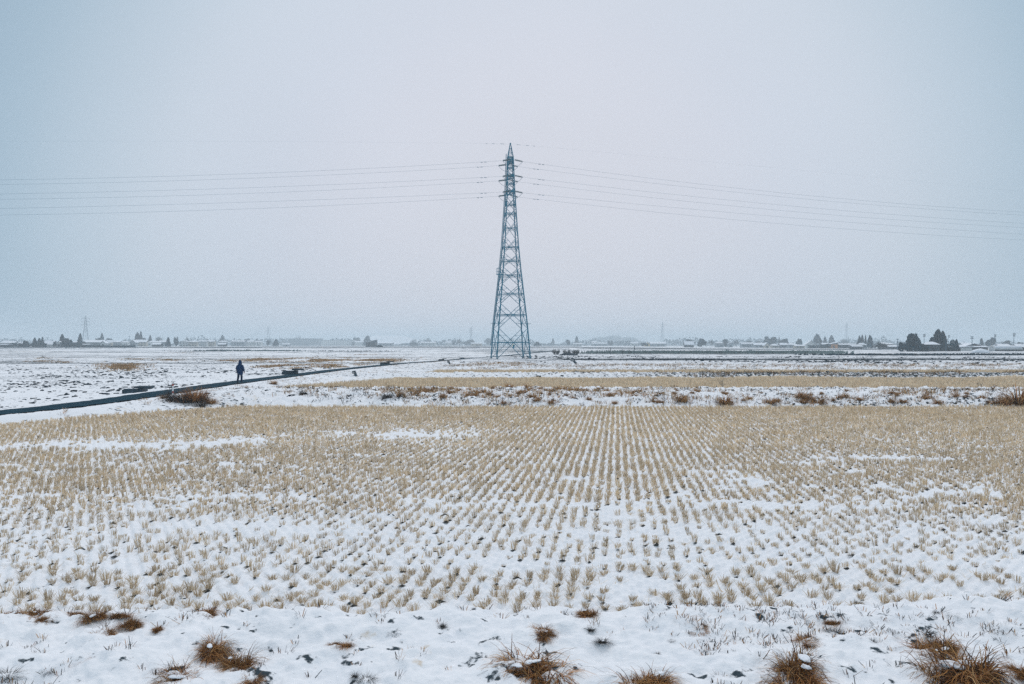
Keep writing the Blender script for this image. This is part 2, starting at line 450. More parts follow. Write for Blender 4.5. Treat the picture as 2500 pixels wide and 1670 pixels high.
# ------------------------------------------------------------------ stubble
STRAW = np.array([[0.74, 0.595, 0.42], [0.80, 0.68, 0.51], [0.66, 0.515, 0.345], [0.70, 0.56, 0.38], [0.50, 0.375, 0.24]])
def blades(px, py, pz, h, spread, width, B, cols, lean=0.45, tri=True):
    """px.. arrays of N hills; B tapered blades for each"""
    N = len(px)
    a = rng.random((N, B)) * 2 * math.pi; rr = np.sqrt(rng.random((N, B))) * spread
    bx = px[:, None] + rr * np.cos(a); by = py[:, None] + rr * np.sin(a)
    hh = h[:, None] * (0.55 + 0.6 * rng.random((N, B)))
    la = a + rng.normal(0, 0.7, (N, B)); lm = hh * np.abs(rng.normal(0, lean, (N, B)))
    tx_ = bx + lm * np.cos(la); ty = by + lm * np.sin(la)
    wa = rng.random((N, B)) * math.pi
    w = width * (0.6 + 0.8 * rng.random((N, B)))
    wx, wy = np.cos(wa) * w / 2, np.sin(wa) * w / 2
    z0 = (pz[:, None] - 0.03) + 0 * hh
    v0 = np.stack([bx - wx, by - wy, z0], -1); v1 = np.stack([bx + wx, by + wy, z0], -1)
    v2 = np.stack([tx_ + wx * 0.65, ty + wy * 0.65, z0 + 0.03 + hh], -1); v3 = np.stack([tx_ - wx * 0.65, ty - wy * 0.65, z0 + 0.03 + hh], -1)
    V = np.stack([v0, v1, v2, v3], 2).reshape(-1, 3)
    Q = np.arange(N * B * 4).reshape(-1, 4)
    c = cols[rng.integers(0, len(cols), (N, B))] * (0.85 + 0.3 * rng.random((N, B, 1))) * (0.85 + 0.3 * rng.random((N, 1, 1)))
    c = np.repeat(c.reshape(-1, 3), 4, 0)
    return V, Q, c
def hills(y0, y1, u_sp=0.215, v_sp=0.30, keep=None):
    c, s = math.cos(LAT_A), math.sin(LAT_A)
    uu = np.arange(-95, 95, u_sp); vv = np.arange(y0 - 12, y1 + 14, v_sp)
    uu, vv = np.meshgrid(uu, vv); uu = uu.ravel(); vv = vv.ravel()
    uu = uu + rng.normal(0, 0.017, len(uu)); vv = vv + rng.normal(0, 0.028, len(vv))
    x = uu * c + vv * s; y = -uu * s + vv * c
    k = (np.abs(x) < y * 0.70 + 9) & (y > y0 - 3) & (y < y1 + 3)
    return x[k], y[k]
x, y = hills(10, 43)
_, main, _, _ = field_masks(x, y)
patch = snow_patch(x, y)
nearf = np.interp(y, [10, 11.2, 14, 20, 30], [0.92, 0.80, 0.94, 1.0, 1.0])
clump = fbm(x * 0.5, y * 0.8, 3, 33)
keep = main & (rng.random(len(x)) < nearf * (1 - 0.93 * patch) * np.clip(0.75 + clump, 0, 1))
x, y = x[keep], y[keep]
hgt = np.interp(y, [10, 14, 20, 43], [0.076, 0.084, 0.108, 0.118]) * (0.45 + 1.05 * rng.random(len(x))) * (0.7 + 0.6 * fbm(x * 0.4, y * 0.6, 2, 35)) * (1 - 0.5 * snow_patch(x, y))
z = H(x, y)
order = np.argsort(y)
frame = np.abs(x[order]) < y[order] * 0.63
near_ids = order[frame][:300]
rest = np.setdiff1d(np.arange(len(x)), near_ids)
parts = []
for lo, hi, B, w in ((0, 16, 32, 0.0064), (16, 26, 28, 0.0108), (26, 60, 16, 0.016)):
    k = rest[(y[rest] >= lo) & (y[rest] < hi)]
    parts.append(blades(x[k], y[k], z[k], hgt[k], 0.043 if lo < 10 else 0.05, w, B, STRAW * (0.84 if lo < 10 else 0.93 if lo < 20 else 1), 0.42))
xx, yy = rng.uniform(-30, 34, 11000), rng.uniform(10.4, 40, 11000)      # loose straw lying about
_, mm, _, _ = field_masks(xx, yy); kk = mm & (np.abs(xx) < yy * .70 + 8) & (rng.random(11000) < 1 - .8 * snow_patch(xx, yy)); xx, yy = xx[kk], yy[kk]
parts.append(blades(xx, yy, H(xx, yy) + 0.03, np.full(len(xx), 0.035), 0.05, 0.008, 4, STRAW, 3.2))
for y0, y1, sp in ((54, 76, 0.24), (82, 100, 0.30)):
    xx, yy = hills(y0, y1, sp, 0.34)
    _, _, p2, p3 = field_masks(xx, yy)
    k = (p2 | p3) & (rng.random(len(xx)) < 0.72 + 0.5 * (fbm(xx * .15, yy * .5, 3, 37) - .4))
    xx, yy = xx[k], yy[k]
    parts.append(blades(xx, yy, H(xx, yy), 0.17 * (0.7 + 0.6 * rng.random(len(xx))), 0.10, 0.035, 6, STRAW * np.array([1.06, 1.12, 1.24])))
def merge(parts):
    V = np.concatenate([p[0] for p in parts]); c = np.concatenate([p[2] for p in parts]); q = []; b = 0
    for p in parts: q.append(p[1] + b); b += len(p[0])
    return V, np.concatenate(q), c
V, Q, c = merge(parts)
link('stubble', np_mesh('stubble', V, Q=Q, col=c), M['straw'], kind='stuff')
del V, Q, c, parts
# the 300 hills at the near edge, each its own object
var = []
for i in range(14):
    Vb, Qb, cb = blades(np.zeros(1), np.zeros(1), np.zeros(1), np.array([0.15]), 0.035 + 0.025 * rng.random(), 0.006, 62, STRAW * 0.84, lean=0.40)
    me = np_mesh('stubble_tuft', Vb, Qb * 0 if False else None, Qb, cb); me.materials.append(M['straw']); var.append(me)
for k in near_ids:
    o = link('stubble_tuft', var[random.randrange(14)], None)
    o.location = (x[k], y[k], z[k]); s = hgt[k] / 0.15
    o.scale = (0.75 + 0.5 * random.random(), 0.75 + 0.5 * random.random(), max(0.42, s)); o.rotation_euler = (0, 0, random.random() * 6.28)
    tag(o, 'short straw-coloured rice stubble tuft in the paddy rows nearest the near bank', 'stubble tuft', 'rice stubble tufts along the near edge of the paddy')

# ------------------------------------------------------------------ dead grass: tussocks and cover
TAWNY = np.array([[0.44, 0.205, 0.070], [0.54, 0.30, 0.125], [0.27, 0.12, 0.05], [0.15, 0.075, 0.042], [0.06, 0.042, 0.036], [0.55, 0.35, 0.17]])
PALE = np.array([[0.42, 0.29, 0.15], [0.50, 0.37, 0.21], [0.33, 0.20, 0.09], [0.18, 0.12, 0.07]])
DARK = np.array([[0.035, 0.040, 0.045], [0.055, 0.045, 0.042], [0.022, 0.040, 0.055], [0.09, 0.07, 0.05]])
def arch(N, rad, length, width, cols, flat=0.35, seg=4, seed=0, updown=0.9, curl=(.5, 1.6), gather=0):
    """a tussock: blades rising from a crown and falling over outwards"""
    r_ = np.random.default_rng(seed)
    a = r_.random(N) * 2 * math.pi; rr = np.sqrt(r_.random(N)) * rad * 0.45
    bx, by = rr * np.cos(a), rr * np.sin(a)
    da = a * (1 - 0) + r_.normal(0, 0.5, N) + gather * 0.9 * np.sin(a * 2 + seed) + gather * 0.5 * np.sin(a * 3 + 2.0 * seed); ln = length * (0.45 + 0.7 * r_.random(N))
    el = np.clip(r_.normal(updown, 0.35, N), 0.1, 1.5); curl = r_.uniform(curl[0], curl[1], N)
    px_, py_, pz_ = bx, by, np.full(N, -0.04)
    rows = []
    w = width * (0.6 + 0.8 * r_.random(N))
    wa = da + math.pi / 2 + r_.normal(0, 0.5, N)
    for s in range(seg + 1):
        t = s / seg
        ww = w * (1 - 0.75 * t) / 2
        rows.append(np.stack([np.stack([px_ - np.cos(wa) * ww, py_ - np.sin(wa) * ww, pz_], -1), np.stack([px_ + np.cos(wa) * ww, py_ + np.sin(wa) * ww, pz_], -1)], 1))
        ang = el - curl * t * 1.3
        st = ln / seg
        px_ = px_ + np.cos(da) * np.cos(ang) * st; py_ = py_ + np.sin(da) * np.cos(ang) * st
        pz_ = np.maximum(pz_ + np.sin(ang) * st, -0.03 + flat * 0.02 * r_.random(N))
    V = np.stack(rows, 1).reshape(-1, 3)      # N, seg+1, 2
    base = np.arange(N) * (seg + 1) * 2
    Q = []
    for s in range(seg): Q.append(np.stack([base + 2 * s, base + 2 * s + 1, base + 2 * s + 3, base + 2 * s + 2], 1))
    c = cols[r_.integers(0, len(cols), N)] * (0.75 + 0.5 * r_.random((N, 1)))
    return V, np.concatenate(Q), np.repeat(c, (seg + 1) * 2, 0)
def snow_blob(r, h, seed):
    bm = bmesh.new(); bmesh.ops.create_icosphere(bm, subdivisions=3, radius=1)
    for v in bm.verts:
        nz = float(fbm(np.array([v.co.x * 1.6 + seed]), np.array([v.co.y * 1.6 + v.co.z]), 3, seed)[0]) - 0.5
        v.co = v.co * (1 + 1.3 * nz)
        v.co.x *= r; v.co.y *= r; v.co.z = v.co.z * h if v.co.z > 0 else v.co.z * h * 0.35
    me = bpy.data.meshes.new('snow_cap'); bm.to_mesh(me); bm.free(); me.materials.append(M['snow'])
    for p in me.polygons: p.use_smooth = True
    return me
CAPS = [snow_blob(0.13, 0.055, i + 3) for i in range(4)]
TUS = []
for i in range(6):
    r_ = np.random.default_rng(900 + i); ps = []
    for q in range(5):
        V, Q, c = arch(240, 0.20, r_.uniform(.24, .44), 0.009, TAWNY, seed=i * 9 + q + 1, updown=r_.uniform(.5, 1.05), curl=(.9, 2.6), gather=1.2)
        V = V * np.array([1, 1, r_.uniform(.7, 1.2)]) + np.array([r_.uniform(-.20, .20), r_.uniform(-.16, .16), 0]); ps.append((V, Q, c * r_.uniform(.55, 1.2)))
    V, Q, c = merge(ps)
    me = np_mesh('grass_tussock', V, None, Q, c); me.materials.append(M['straw']); TUS.append(me)
TUSD = []
for i in range(3):
    V, Q, c = arch(200, 0.2, 0.30, 0.009, DARK, seed=i + 31)
    me = np_mesh('weed_clump', V, None, Q, c); me.materials.append(M['straw']); TUSD.append(me)
TUSP = []
for i in range(4):
    V, Q, c = arch(260, 0.36, 0.46, 0.022, np.vstack([TAWNY, TAWNY[:2], TAWNY[5:], TAWNY[5:], PALE]), seed=i + 51, updown=1.0, curl=(.7, 2.0), gather=.6)
    me = np_mesh('levee_tussock', V, None, Q, c); me.materials.append(M['straw']); TUSP.append(me)
def tussock(px, py, w_px, label, kind='t', caps=2, squash=1.0, group=None, cat='grass tussock'):
    x, y, z = hit(px, py)
    w = w_px * y / FPX
    src = {'t': TUS, 'd': TUSD, 'l': TUSP}[kind]
    ref = {'t': 0.46, 'd': 0.50, 'l': 0.80}[kind]
    s = w / ref
    o = link('grass_tussock' if kind != 'd' else 'weed_clump', src[random.randrange(len(src))], None, loc=(x, y, z))
    o.scale = (s, s * 0.9, s * squash); o.rotation_euler = (R(random.uniform(-8, 8)), R(random.uniform(-8, 8)), random.random() * 6.28)
    tag(o, label, cat, group)
    for k in range(caps):
        a = random.random() * 6.28; rr = random.uniform(0.02, 0.15)
        cp = link('snow_cap', CAPS[random.randrange(4)], None, parent=o, loc=(rr * math.cos(a), rr * math.sin(a), 0.055 + 0.05 * random.random() if kind != 'l' else 0.10))
        f_ = random.uniform(.22, .5) * (.7 if kind == 'd' else 1); cp.scale = (f_ * random.uniform(1, 1.7), f_ * random.uniform(.6, 1), f_ * random.uniform(.5, .9)); cp.rotation_euler = (random.uniform(-.2, .2), random.uniform(-.2, .2), random.random() * 6)
    return o
BANK = [
 (1285, 1652, 155, 'large tawny grass tussock with snow lumps on top, at the middle of the bottom edge', 't', 5, .95),
 (1582, 1668, 115, 'spiky brown grass tussock at the bottom edge, next along from the large middle one', 't', 1, .9),
 (1945, 1655, 130, 'steep dark brown grass tussock at the bottom edge below the round dark burrow-like clump', 't', 2, 1.25),
 (2318, 1655, 165, 'broadest dark brown tussock of the near bank, leaning stems and snow draped over its top', 't', 4, 1.2),
 (2290, 1590, 95, 'flattened brown grass tuft just above the broadest dark tussock', 't', 2, .55),
 (2488, 1655, 60, 'dark brown grass tussock in the bottom corner below the dark tufts', 't', 1, 1.0),
 (512, 1592, 85, 'tall upright tawny grass tussock on the near bank, taller than its neighbour', 't', 1, 1.2),
 (562, 1630, 75, 'narrow olive brown grass tussock trailing down beside the tall upright one', 't', 1, 1.2),
 (432, 1668, 100, 'dark reddish brown grass tussock at the bottom edge below the tall tawny pair', 't', 2, 1.0),
 (600, 1665, 60, 'small brown grass tuft at the bottom edge beside a dark snow hole', 't', 0, .8),
 (250, 1565, 55, 'dark brown trailing grass streak below the snowy crest', 't', 1, .7),
 (243, 1612, 50, 'brown grass streak curling over the snow, lowest of its trail', 't', 1, .6),
 (228, 1512, 55, 'reddish brown grass tuft breaking through the bank crest', 't', 1, .9),
 (22, 1503, 60, 'brown grass tuft on the bank crest at the very edge of the picture', 't', 1, .8),
 (78, 1506, 55, 'reddish brown grass tuft on the bank crest, second from the picture edge', 't', 1, .7),
 (118, 1512, 34, 'small brown tuft hanging over the crest before the longer reddish tuft', 't', 0, .7),
 (178, 1503, 40, 'small tan tuft standing where stubble meets the bank crest', 't', 0, .8),
 (300, 1508, 44, 'tawny grass fringe on the crest above the thin hanging streak', 't', 0, .8),
 (505, 1500, 50, 'orange tan grass tuft on the crest above the tall upright tussock', 't', 0, .8),
 (312, 1535, 42, 'thin tawny grass streak hanging down the bank crest', 't', 0, 1.0),
 (385, 1538, 26, 'tiny tawny sprig on smooth snow of the near bank', 't', 0, 1.0),
 (20, 1660, 75, 'dark grass clump in the bottom corner of smooth blue snow', 'd', 1, .8),
 (118, 1650, 42, 'ring-shaped dark weed clump on smooth snow', 'd', 1, .8),
 (895, 1665, 60, 'grey brown weed clump at the bottom edge on open snow', 'd', 0, 1.0),
 (866, 1655, 28, 'small round dark clump touching the grey brown weed clump', 'd', 0, .9),
 (1325, 1552, 58, 'spiky fan-shaped tawny tuft alone on open snow above the large tussock', 't', 1, .8),
 (1655, 1512, 62, 'curved orange brown grass arc hanging over the bank crest', 't', 1, .55),
 (1710, 1540, 40, 'bent tan grass stalk arching over the snow beside the orange arc', 't', 0, .6),
 (1432, 1502, 45, 'reddish brown tuft on the bank crest where the stubble rows start', 't', 1, .7),
 (832, 1578, 42, 'small flat tan grass tuft on open snow', 't', 0, .6),
 (964, 1552, 40, 'forked dark weed sprig on open snow of the near bank', 'd', 1, .7),
 (1082, 1535, 32, 'small dark weed clump just below the bank crest', 'd', 0, .7),
 (1470, 1570, 52, 'wide dark leafy weed clump lying on the snow', 'd', 1, .6),
 (1442, 1546, 34, 'small dark leafy weed just above the wide dark clump', 'd', 0, .7),
 (1640, 1576, 24, 'dark pointed weed leaf sticking out of the snow', 'd', 0, .8),
 (1706, 1574, 20, 'slim dark weed leaf beside the bent tan stalk', 'd', 0, 1.2),
 (1604, 1598, 20, 'small dark triangular weed sprig on open snow', 'd', 0, .8),
 (1975, 1575, 55, 'round dark burrow-like brown clump ringed by snow', 't', 1, .7),
 (2036, 1527, 34, 'small orange brown tuft up the bank from the round dark clump', 't', 0, .8),
 (2095, 1560, 36, 'dark bent weed with two stalks near the orange brown tuft', 'd', 0, .8),
 (2130, 1570, 26, 'upright dark sprig with snow on its stem', 'd', 1, 1.2),
 (2268, 1555, 46, 'dark snow-capped weed mound with a shadowed underside', 'd', 3, .7),
 (2330, 1512, 40, 'reddish dark tuft in the scatter of dark tufts near the field corner', 'd', 0, .8),
 (2285, 1500, 30, 'small dark tuft beside the crest of the near bank', 'd', 0, .8),
 (2430, 1500, 36, 'dark pointed tuft near the field corner', 'd', 0, 1.0),
 (2445, 1540, 38, 'dark brown pyramid-shaped clump alone near the picture edge', 'd', 0, 1.1),
 (2095, 1480, 36, 'grey dark tuft on the crest beside stubble', 'd', 1, .8),
 (1850, 1462, 0.0, '', 'd', 0, 1)]
for b in BANK:
    if b[2]: tussock(b[0], b[1], b[2], b[3], b[4], b[5], b[6])
LEV = [(1205,950,22),(1243,947,26),(1290,949,24),(1318,951,20),(1375,953,26),(1412,955,24),(1465,952,24),(1300,971,24),(1312,980,26),(1553,958,18),(1549,969,18),(1438,977,18),(1600,984,24),(1400,973,16),(1040,960,16),(1120,955,18),(1145,952,16),(1160,967,20),(1180,958,20),(1830,974,16),(1880,985,30),(1897,981,22),(1962,984,22),(2030,979,20),(2060,972,24),(2097,977,18),(2175,962,16),(2205,982,22),(2260,973,24),(2290,986,24),(2335,969,18),(2395,975,20),(2420,986,22),(1085,972,16),(1230,985,18),(1345,985,20),(1500,985,18),(1690,962,16)]
LEV += [(random.uniform(955, 1520), random.uniform(948, 962) + 10 * random.random() ** 2, random.uniform(10, 20)) for _ in range(48)] + [(random.uniform(1520, 2440), random.uniform(955, 988), random.uniform(9, 18)) for _ in range(34)]
for px, py, w in LEV:
    tussock(px, py, w * 1.35, 'tawny dry grass clump poking through snow on the levee just beyond the stubble field', 'l', 1, 1.0, 'tawny grass clumps along the levee beyond the stubble')
for px, py, w, lab, k in [
 (1665, 980, 34, 'rusty brown grass clump at the levee foot, wider than the clumps round it', 'l'),
 (1770, 986, 36, 'orange brown grass clump at the foot of the levee below a bare weed stalk', 'l'),
 (1960, 974, 38, 'large orange brown clump high on the levee', 'l'),
 (1995, 984, 34, 'dark rust grass clump at the levee foot beside the large orange brown clump', 'l'),
 (2484, 985, 66, 'largest clump of the levee, almost black below with orange grass on top', 'l'),
 (2452, 988, 36, 'reddish black clump touching the largest clump of the levee', 'l'),
 (740, 962, 26, 'grey weedy clump alone on the snowy slope beside the lane end of the levee', 'd'),
 (945, 972, 34, 'dark weed clump where the grassy stretch of the levee begins', 'd'),
 (980, 970, 22, 'smaller dark weed clump beside the start of the grassy levee', 'd'),
 (106, 873, 8, 'small round dark bush alone in the far white field', 'd')]:
    tussock(px, py, w * 1.55, lab, k, 1, 1.1)

def scatter(name, regs, cols, width, h, B=7, spread=0.2, lean=0.7, dens_noise=None):
    parts = []
    for x0, x1, y0, y1, cnt in regs:
        xx = rng.uniform(x0, x1, cnt); yy = rng.uniform(y0, y1, cnt)
        k = fbm(xx * 0.3 + 3, yy * 0.5, 3, 77) + rng.normal(0, 0.10, cnt) > (0.5 if dens_noise is None else dens_noise)
        r_ = xx - RX(yy)
        k &= np.abs(r_) > 1.7
        xx, yy = xx[k], yy[k]
        parts.append(blades(xx, yy, H(xx, yy), h * (0.5 + rng.random(len(xx))), spread, width, B, cols, lean))
    V, Q, c = merge(parts)
    return link(name, np_mesh(name, V, Q=Q, col=c), M['straw'], kind='stuff')
# cover on the levees
scatter('levee_crest_grass', [(-8, 9, 44.6, 49, 420), (9, 38, 44.6, 49, 260)], np.vstack([TAWNY[:2], TAWNY[5:], PALE]), 0.022, 0.20, 10, 0.16, 0.9, 0.52)
scatter('levee_grass', [(-6, 48, 43.0, 48.5, 1600), (-14, -4, 44, 51, 160), (14, 62, 76, 79.5, 800), (-9, 70, 100, 109, 1900), (-6, 3, 110, 118, 200)], np.vstack([TAWNY, PALE, PALE]), 0.022, 0.20, 8, 0.16, 0.8, 0.44)
scatter('levee_weeds', [(-12, 48, 42.9, 51, 1900), (6, 62, 75.9, 79.5, 1500), (-9, 70, 100, 109, 1600), (-16, -8, 44, 58, 260)], DARK, 0.03, 0.10, 6, 0.13, 1.1, 0.52)
# dead grass patches in the white fields left of the lane
pt = []
for px, py, wx, hy, cnt in [(300, 895, 62, 9, 900), (105, 880, 42, 6, 700), (150, 884, 30, 3, 120), (640, 879, 60, 5, 700), (760, 879, 100, 6, 2400), (900, 880, 100, 5, 1900), (700, 895, 70, 5, 1100), (820, 892, 70, 6, 1100), (410, 879, 50, 3, 200), (560, 881, 60, 3, 160), (330, 877, 50, 2, 120), (880, 866, 100, 2, 120), (450, 862, 80, 2, 120)]:
    th = rng.random(cnt) * 6.283; rr = np.abs(rng.normal(0, .62, cnt))
    ppx = px + wx * rr * np.cos(th); ppy = py + hy * rr * np.sin(th)
    dd = (CAM_Z - 0.1) * FPX / (ppy - HOR); xx = (ppx - 1250) / FPX * dd
    k = (np.abs(xx - RX(dd)) > 2.5) & (fbm(xx * .22, dd * .12, 3, 67) + rng.normal(0, .06, cnt) > .46)
    xx, dd = xx[k], dd[k]
    pt.append(blades(xx, dd, H(xx, dd), 0.16 * (0.5 + rng.random(len(xx))), 0.3, 0.05, 7, np.vstack([PALE, PALE, TAWNY]), 0.9))
V, Q, c = merge(pt)
link('dry_grass', np_mesh('dry_grass', V, Q=Q, col=c), M['straw'], kind='stuff')
# weeds poking through the near bank and the lane shoulder
scatter('bank_weeds', [(-6.5, 6.5, 6.8, 10, 700), (1.5, 6.8, 7.6, 10.4, 420), (-15, -6.5, 6, 10, 800), (6.5, 15, 6, 10.4, 900)], np.vstack([DARK, DARK, TAWNY]), 0.008, 0.045, 8, 0.035, 1.3, 0.45)
scatter('shoulder_grass', [(-21, -15, 36, 46, 260), (-21, -14, 50, 62, 420), (-20.5, -11, 62, 90, 500), (-18, -8, 90, 140, 420)], np.vstack([PALE, DARK, TAWNY]), 0.02, 0.11, 6, 0.12, 0.9, 0.52)

# ------------------------------------------------------------------ soil clods
def clods(name, regs, size, thr):
    an6 = np.arange(6) * math.pi / 3
    base = np.concatenate([np.stack([np.cos(an6), np.sin(an6), 0 * an6 - .2], 1), np.stack([.72 * np.cos(an6 + .4), .72 * np.sin(an6 + .4), 0 * an6 + .55], 1), [[.05, 0, .72]]])
    tri = []
    for q in range(6):
        p = (q + 1) % 6; tri += [[q, p, 6 + p], [q, 6 + p, 6 + q], [6 + q, 6 + p, 12]]
    tri = np.array(tri)
    Vs, Ts, off = [], [], 0
    for x0, x1, y0, y1, cnt in regs:
        xx = rng.uniform(x0, x1, cnt); yy = rng.uniform(y0, y1, cnt)
        k = (fbm(xx * 0.22, yy * 0.22, 3, 91) + rng.normal(0, 0.08, cnt) > thr) & (np.abs(xx - RX(yy)) > 2.0)
        xx, yy = xx[k], yy[k]; zz = H(xx, yy); N = len(xx)
        sx = size * np.exp(np.clip(rng.normal(0, 0.45, N), -1, .8)); an = rng.normal(0.5, 0.5, N)
        v = base[None] * (1 + rng.normal(0, 0.30, (N, 13, 3)))
        lx = v[..., 0] * sx[:, None] * 1.4; ly = v[..., 1] * sx[:, None] * 0.8; lz = v[..., 2] * sx[:, None] * 0.75
        ca, sa = np.cos(an)[:, None], np.sin(an)[:, None]
        Vs.append(np.stack([xx[:, None] + lx * ca - ly * sa, yy[:, None] + lx * sa + ly * ca, zz[:, None] + lz - 0.02], -1).reshape(-1, 3))
        Ts.append((tri[None] + (np.arange(N) * 13)[:, None, None]).reshape(-1, 3) + off); off += N * 13
    return link(name, np_mesh(name, np.concatenate(Vs), T=np.concatenate(Ts)), M['clod'], kind='stuff')
clods('soil_clods', [(-60, -24.5, 38, 75, 3600), (-75, -24, 75, 110, 2200), (-80, -20, 110, 180, 1500), (2, 60, 136, 150, 1600), (-8, 75, 118, 136, 700), (10, 90, 150, 185, 1200), (-110, 0, 180, 300, 900), (-2, 40, 75.8, 79.5, 160), (-19, -9, 45, 60, 200)], 0.09, 0.52)
clods('furrow_soil', [(9, 36, 138, 149, 1500), (30, 62, 122, 148, 900), (50, 100, 112, 150, 1500), (44, 120, 150, 175, 700), (0, 30, 150, 185, 500)], 0.14, 0.54)
clods('bank_soil', [(-6.5, 6.5, 6.8, 9.9, 1300), (1, 6.8, 7, 9.9, 400), (-15, -6.5, 6, 9.9, 1400), (6.5, 15, 6, 9.9, 1500)], 0.014, 0.48)
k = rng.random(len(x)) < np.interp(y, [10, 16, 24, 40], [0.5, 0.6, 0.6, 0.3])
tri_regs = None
# dark flecks at the near foot of the stubble hills: soil and painted shadow
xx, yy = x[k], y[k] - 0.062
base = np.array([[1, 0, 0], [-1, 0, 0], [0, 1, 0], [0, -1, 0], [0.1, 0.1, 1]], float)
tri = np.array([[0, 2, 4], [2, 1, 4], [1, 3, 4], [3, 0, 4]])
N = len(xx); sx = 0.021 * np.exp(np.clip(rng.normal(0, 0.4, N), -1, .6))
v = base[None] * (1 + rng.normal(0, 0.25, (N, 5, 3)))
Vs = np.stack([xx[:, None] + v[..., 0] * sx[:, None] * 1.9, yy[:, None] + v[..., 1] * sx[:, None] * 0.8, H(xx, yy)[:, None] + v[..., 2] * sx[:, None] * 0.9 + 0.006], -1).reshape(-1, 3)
link('stubble_soil_shade', np_mesh('stubble_soil_shade', Vs, T=(tri[None] + (np.arange(N) * 5)[:, None, None]).reshape(-1, 3)), M['soil_shade'], kind='stuff')
# ------------------------------------------------------------------ bushes and bare stalks
def twig_mesh(name, n, spread, height, th, seed, leafy=0):
    r_ = random.Random(seed); mb = MB()
    def grow(p, d, ln, t, depth):
        q = p + d * ln; mb.bar(p, q, t, 3, t * 0.6)
        if depth <= 0: return
        for _ in range(3 if depth > 1 else 2):
            nd = (d + Vector((r_.gauss(0, .45), r_.gauss(0, .45), r_.gauss(.05, .3)))).normalized()
            grow(p + d * ln * r_.uniform(.45, 1), nd, ln * r_.uniform(.45, .8), t * .6, depth - 1)
    for i in range(n):
        a = r_.random() * 6.28; rr = math.sqrt(r_.random()) * spread * .5
        d = Vector((math.cos(a) * r_.uniform(.1, .7), math.sin(a) * r_.uniform(.1, .7), 1)).normalized()
        grow(Vector((rr * math.cos(a), rr * math.sin(a), -.05)), d, height * r_.uniform(.3, .5), th, 3)
    return mb.mesh(name)
# the tangled brown bush on the lane's shoulder
x0, y0, z0 = hit(455, 981)
o = empty('bush', (x0, y0, z0), label='tangled brown and russet bush of dead weeds on the lane shoulder', cat='bush')
V, Q, c = arch(900, 2.4, 0.85, 0.022, np.vstack([DARK, DARK, TAWNY[2:5]]), seed=201, updown=1.1)
V[:, 0] *= 1.05; V[:, 1] *= 0.6
link('dark_stems', np_mesh('dark_stems', V, None, Q, c), M['straw'], o)
V, Q, c = arch(420, 1.3, 0.95, 0.020, TAWNY[:3], seed=202, updown=1.15)
link('russet_stems', np_mesh('russet_stems', V, None, Q, c), M['straw'], o, loc=(0.45, 0.1, 0.1))
link('twigs', twig_mesh('twigs', 22, 2.0, 0.75, 0.02, 77), M['twig'], o, loc=(-0.2, 0, 0.05))
for px, py, w, lab in [(490, 993, 46, 'dark twiggy weed clump in the snow below the tangled bush'), (515, 985, 34, 'small brown weed clump on the slope past the tangled bush'), (402, 972, 26, 'tawny upright grass tuft on the lane edge before the tangled bush')]:
    tussock(px, py, w * 1.1, lab, 'd' if 'dark' in lab else 'l', 0, 1.1)
tussock(668, 938, 34, 'pale tan grass spilling from the lane edge beyond the walker', 'l', 1, 0.8)
for px, py, h, lab in [(418, 951, 1.25, 'tall thin bare weed with side twigs beside the far lane edge'), (1765, 948, 0.75, 'bare weed stalk standing on the levee crest above the orange clump'), (2392, 946, 0.65, 'dark forked weed stalk on the levee crest'), (2425, 949, 0.4, 'short bare weed stalk beside the forked one on the levee'), (160, 853, 1.6, 'small leaning bare sapling in the far white field')]:
    x0, y0, z0 = hit(px, py)
    link('weed_stalk', twig_mesh('weed_stalk', 2, .12, h, .03 if y0 < 100 else .12, hash(lab) % 999 if False else int(px)), M['twig'], None, loc=(x0, y0, z0), label=lab, cat='weed')
# three bare shrubs past the pylon
for i, (px, w, lab) in enumerate([(1358, 17, 'bare grey shrub past the pylon, standing a gap apart from the other two'), (1384, 20, 'middle bare grey shrub past the pylon, with dark soil at its foot'), (1404, 17, 'bare grey shrub past the pylon, nearest the band of dry reeds')]):
    x0, y0, z0 = hit(px, 866)
    link('bare_shrub', twig_mesh('bare_shrub', 36, 1.3 * w / 17, 1.85, .075, 300 + i), M['twig'], None, loc=(x0, y0, z0), label=lab, cat='shrub', group='bare shrubs past the pylon')
def mound(name, px, py, w, d, h, mt, lab, cat):
    x0, y0, z0 = hit(px, py); bm = bmesh.new(); bmesh.ops.create_icosphere(bm, subdivisions=3, radius=1)
    for v in bm.verts:
        k = 1 + .5 * (float(fbm(np.array([v.co.x * 2 + px]), np.array([v.co.y * 2 + v.co.z]), 3, 5)[0]) - .5)
        v.co = Vector((v.co.x * w / 2, v.co.y * d / 2, max(v.co.z, -.1) * h)) * k
    me = bpy.data.meshes.new(name); bm.to_mesh(me); bm.free()
    for p in me.polygons: p.use_smooth = True
    return link(name, me, mt, None, loc=(x0, y0, z0), label=lab, cat=cat)
mound('soil_heap', 1388, 867.5, 5.0, 1.2, .55, M['clod'], 'dark soil heap at the feet of the bare shrubs', 'soil heap')

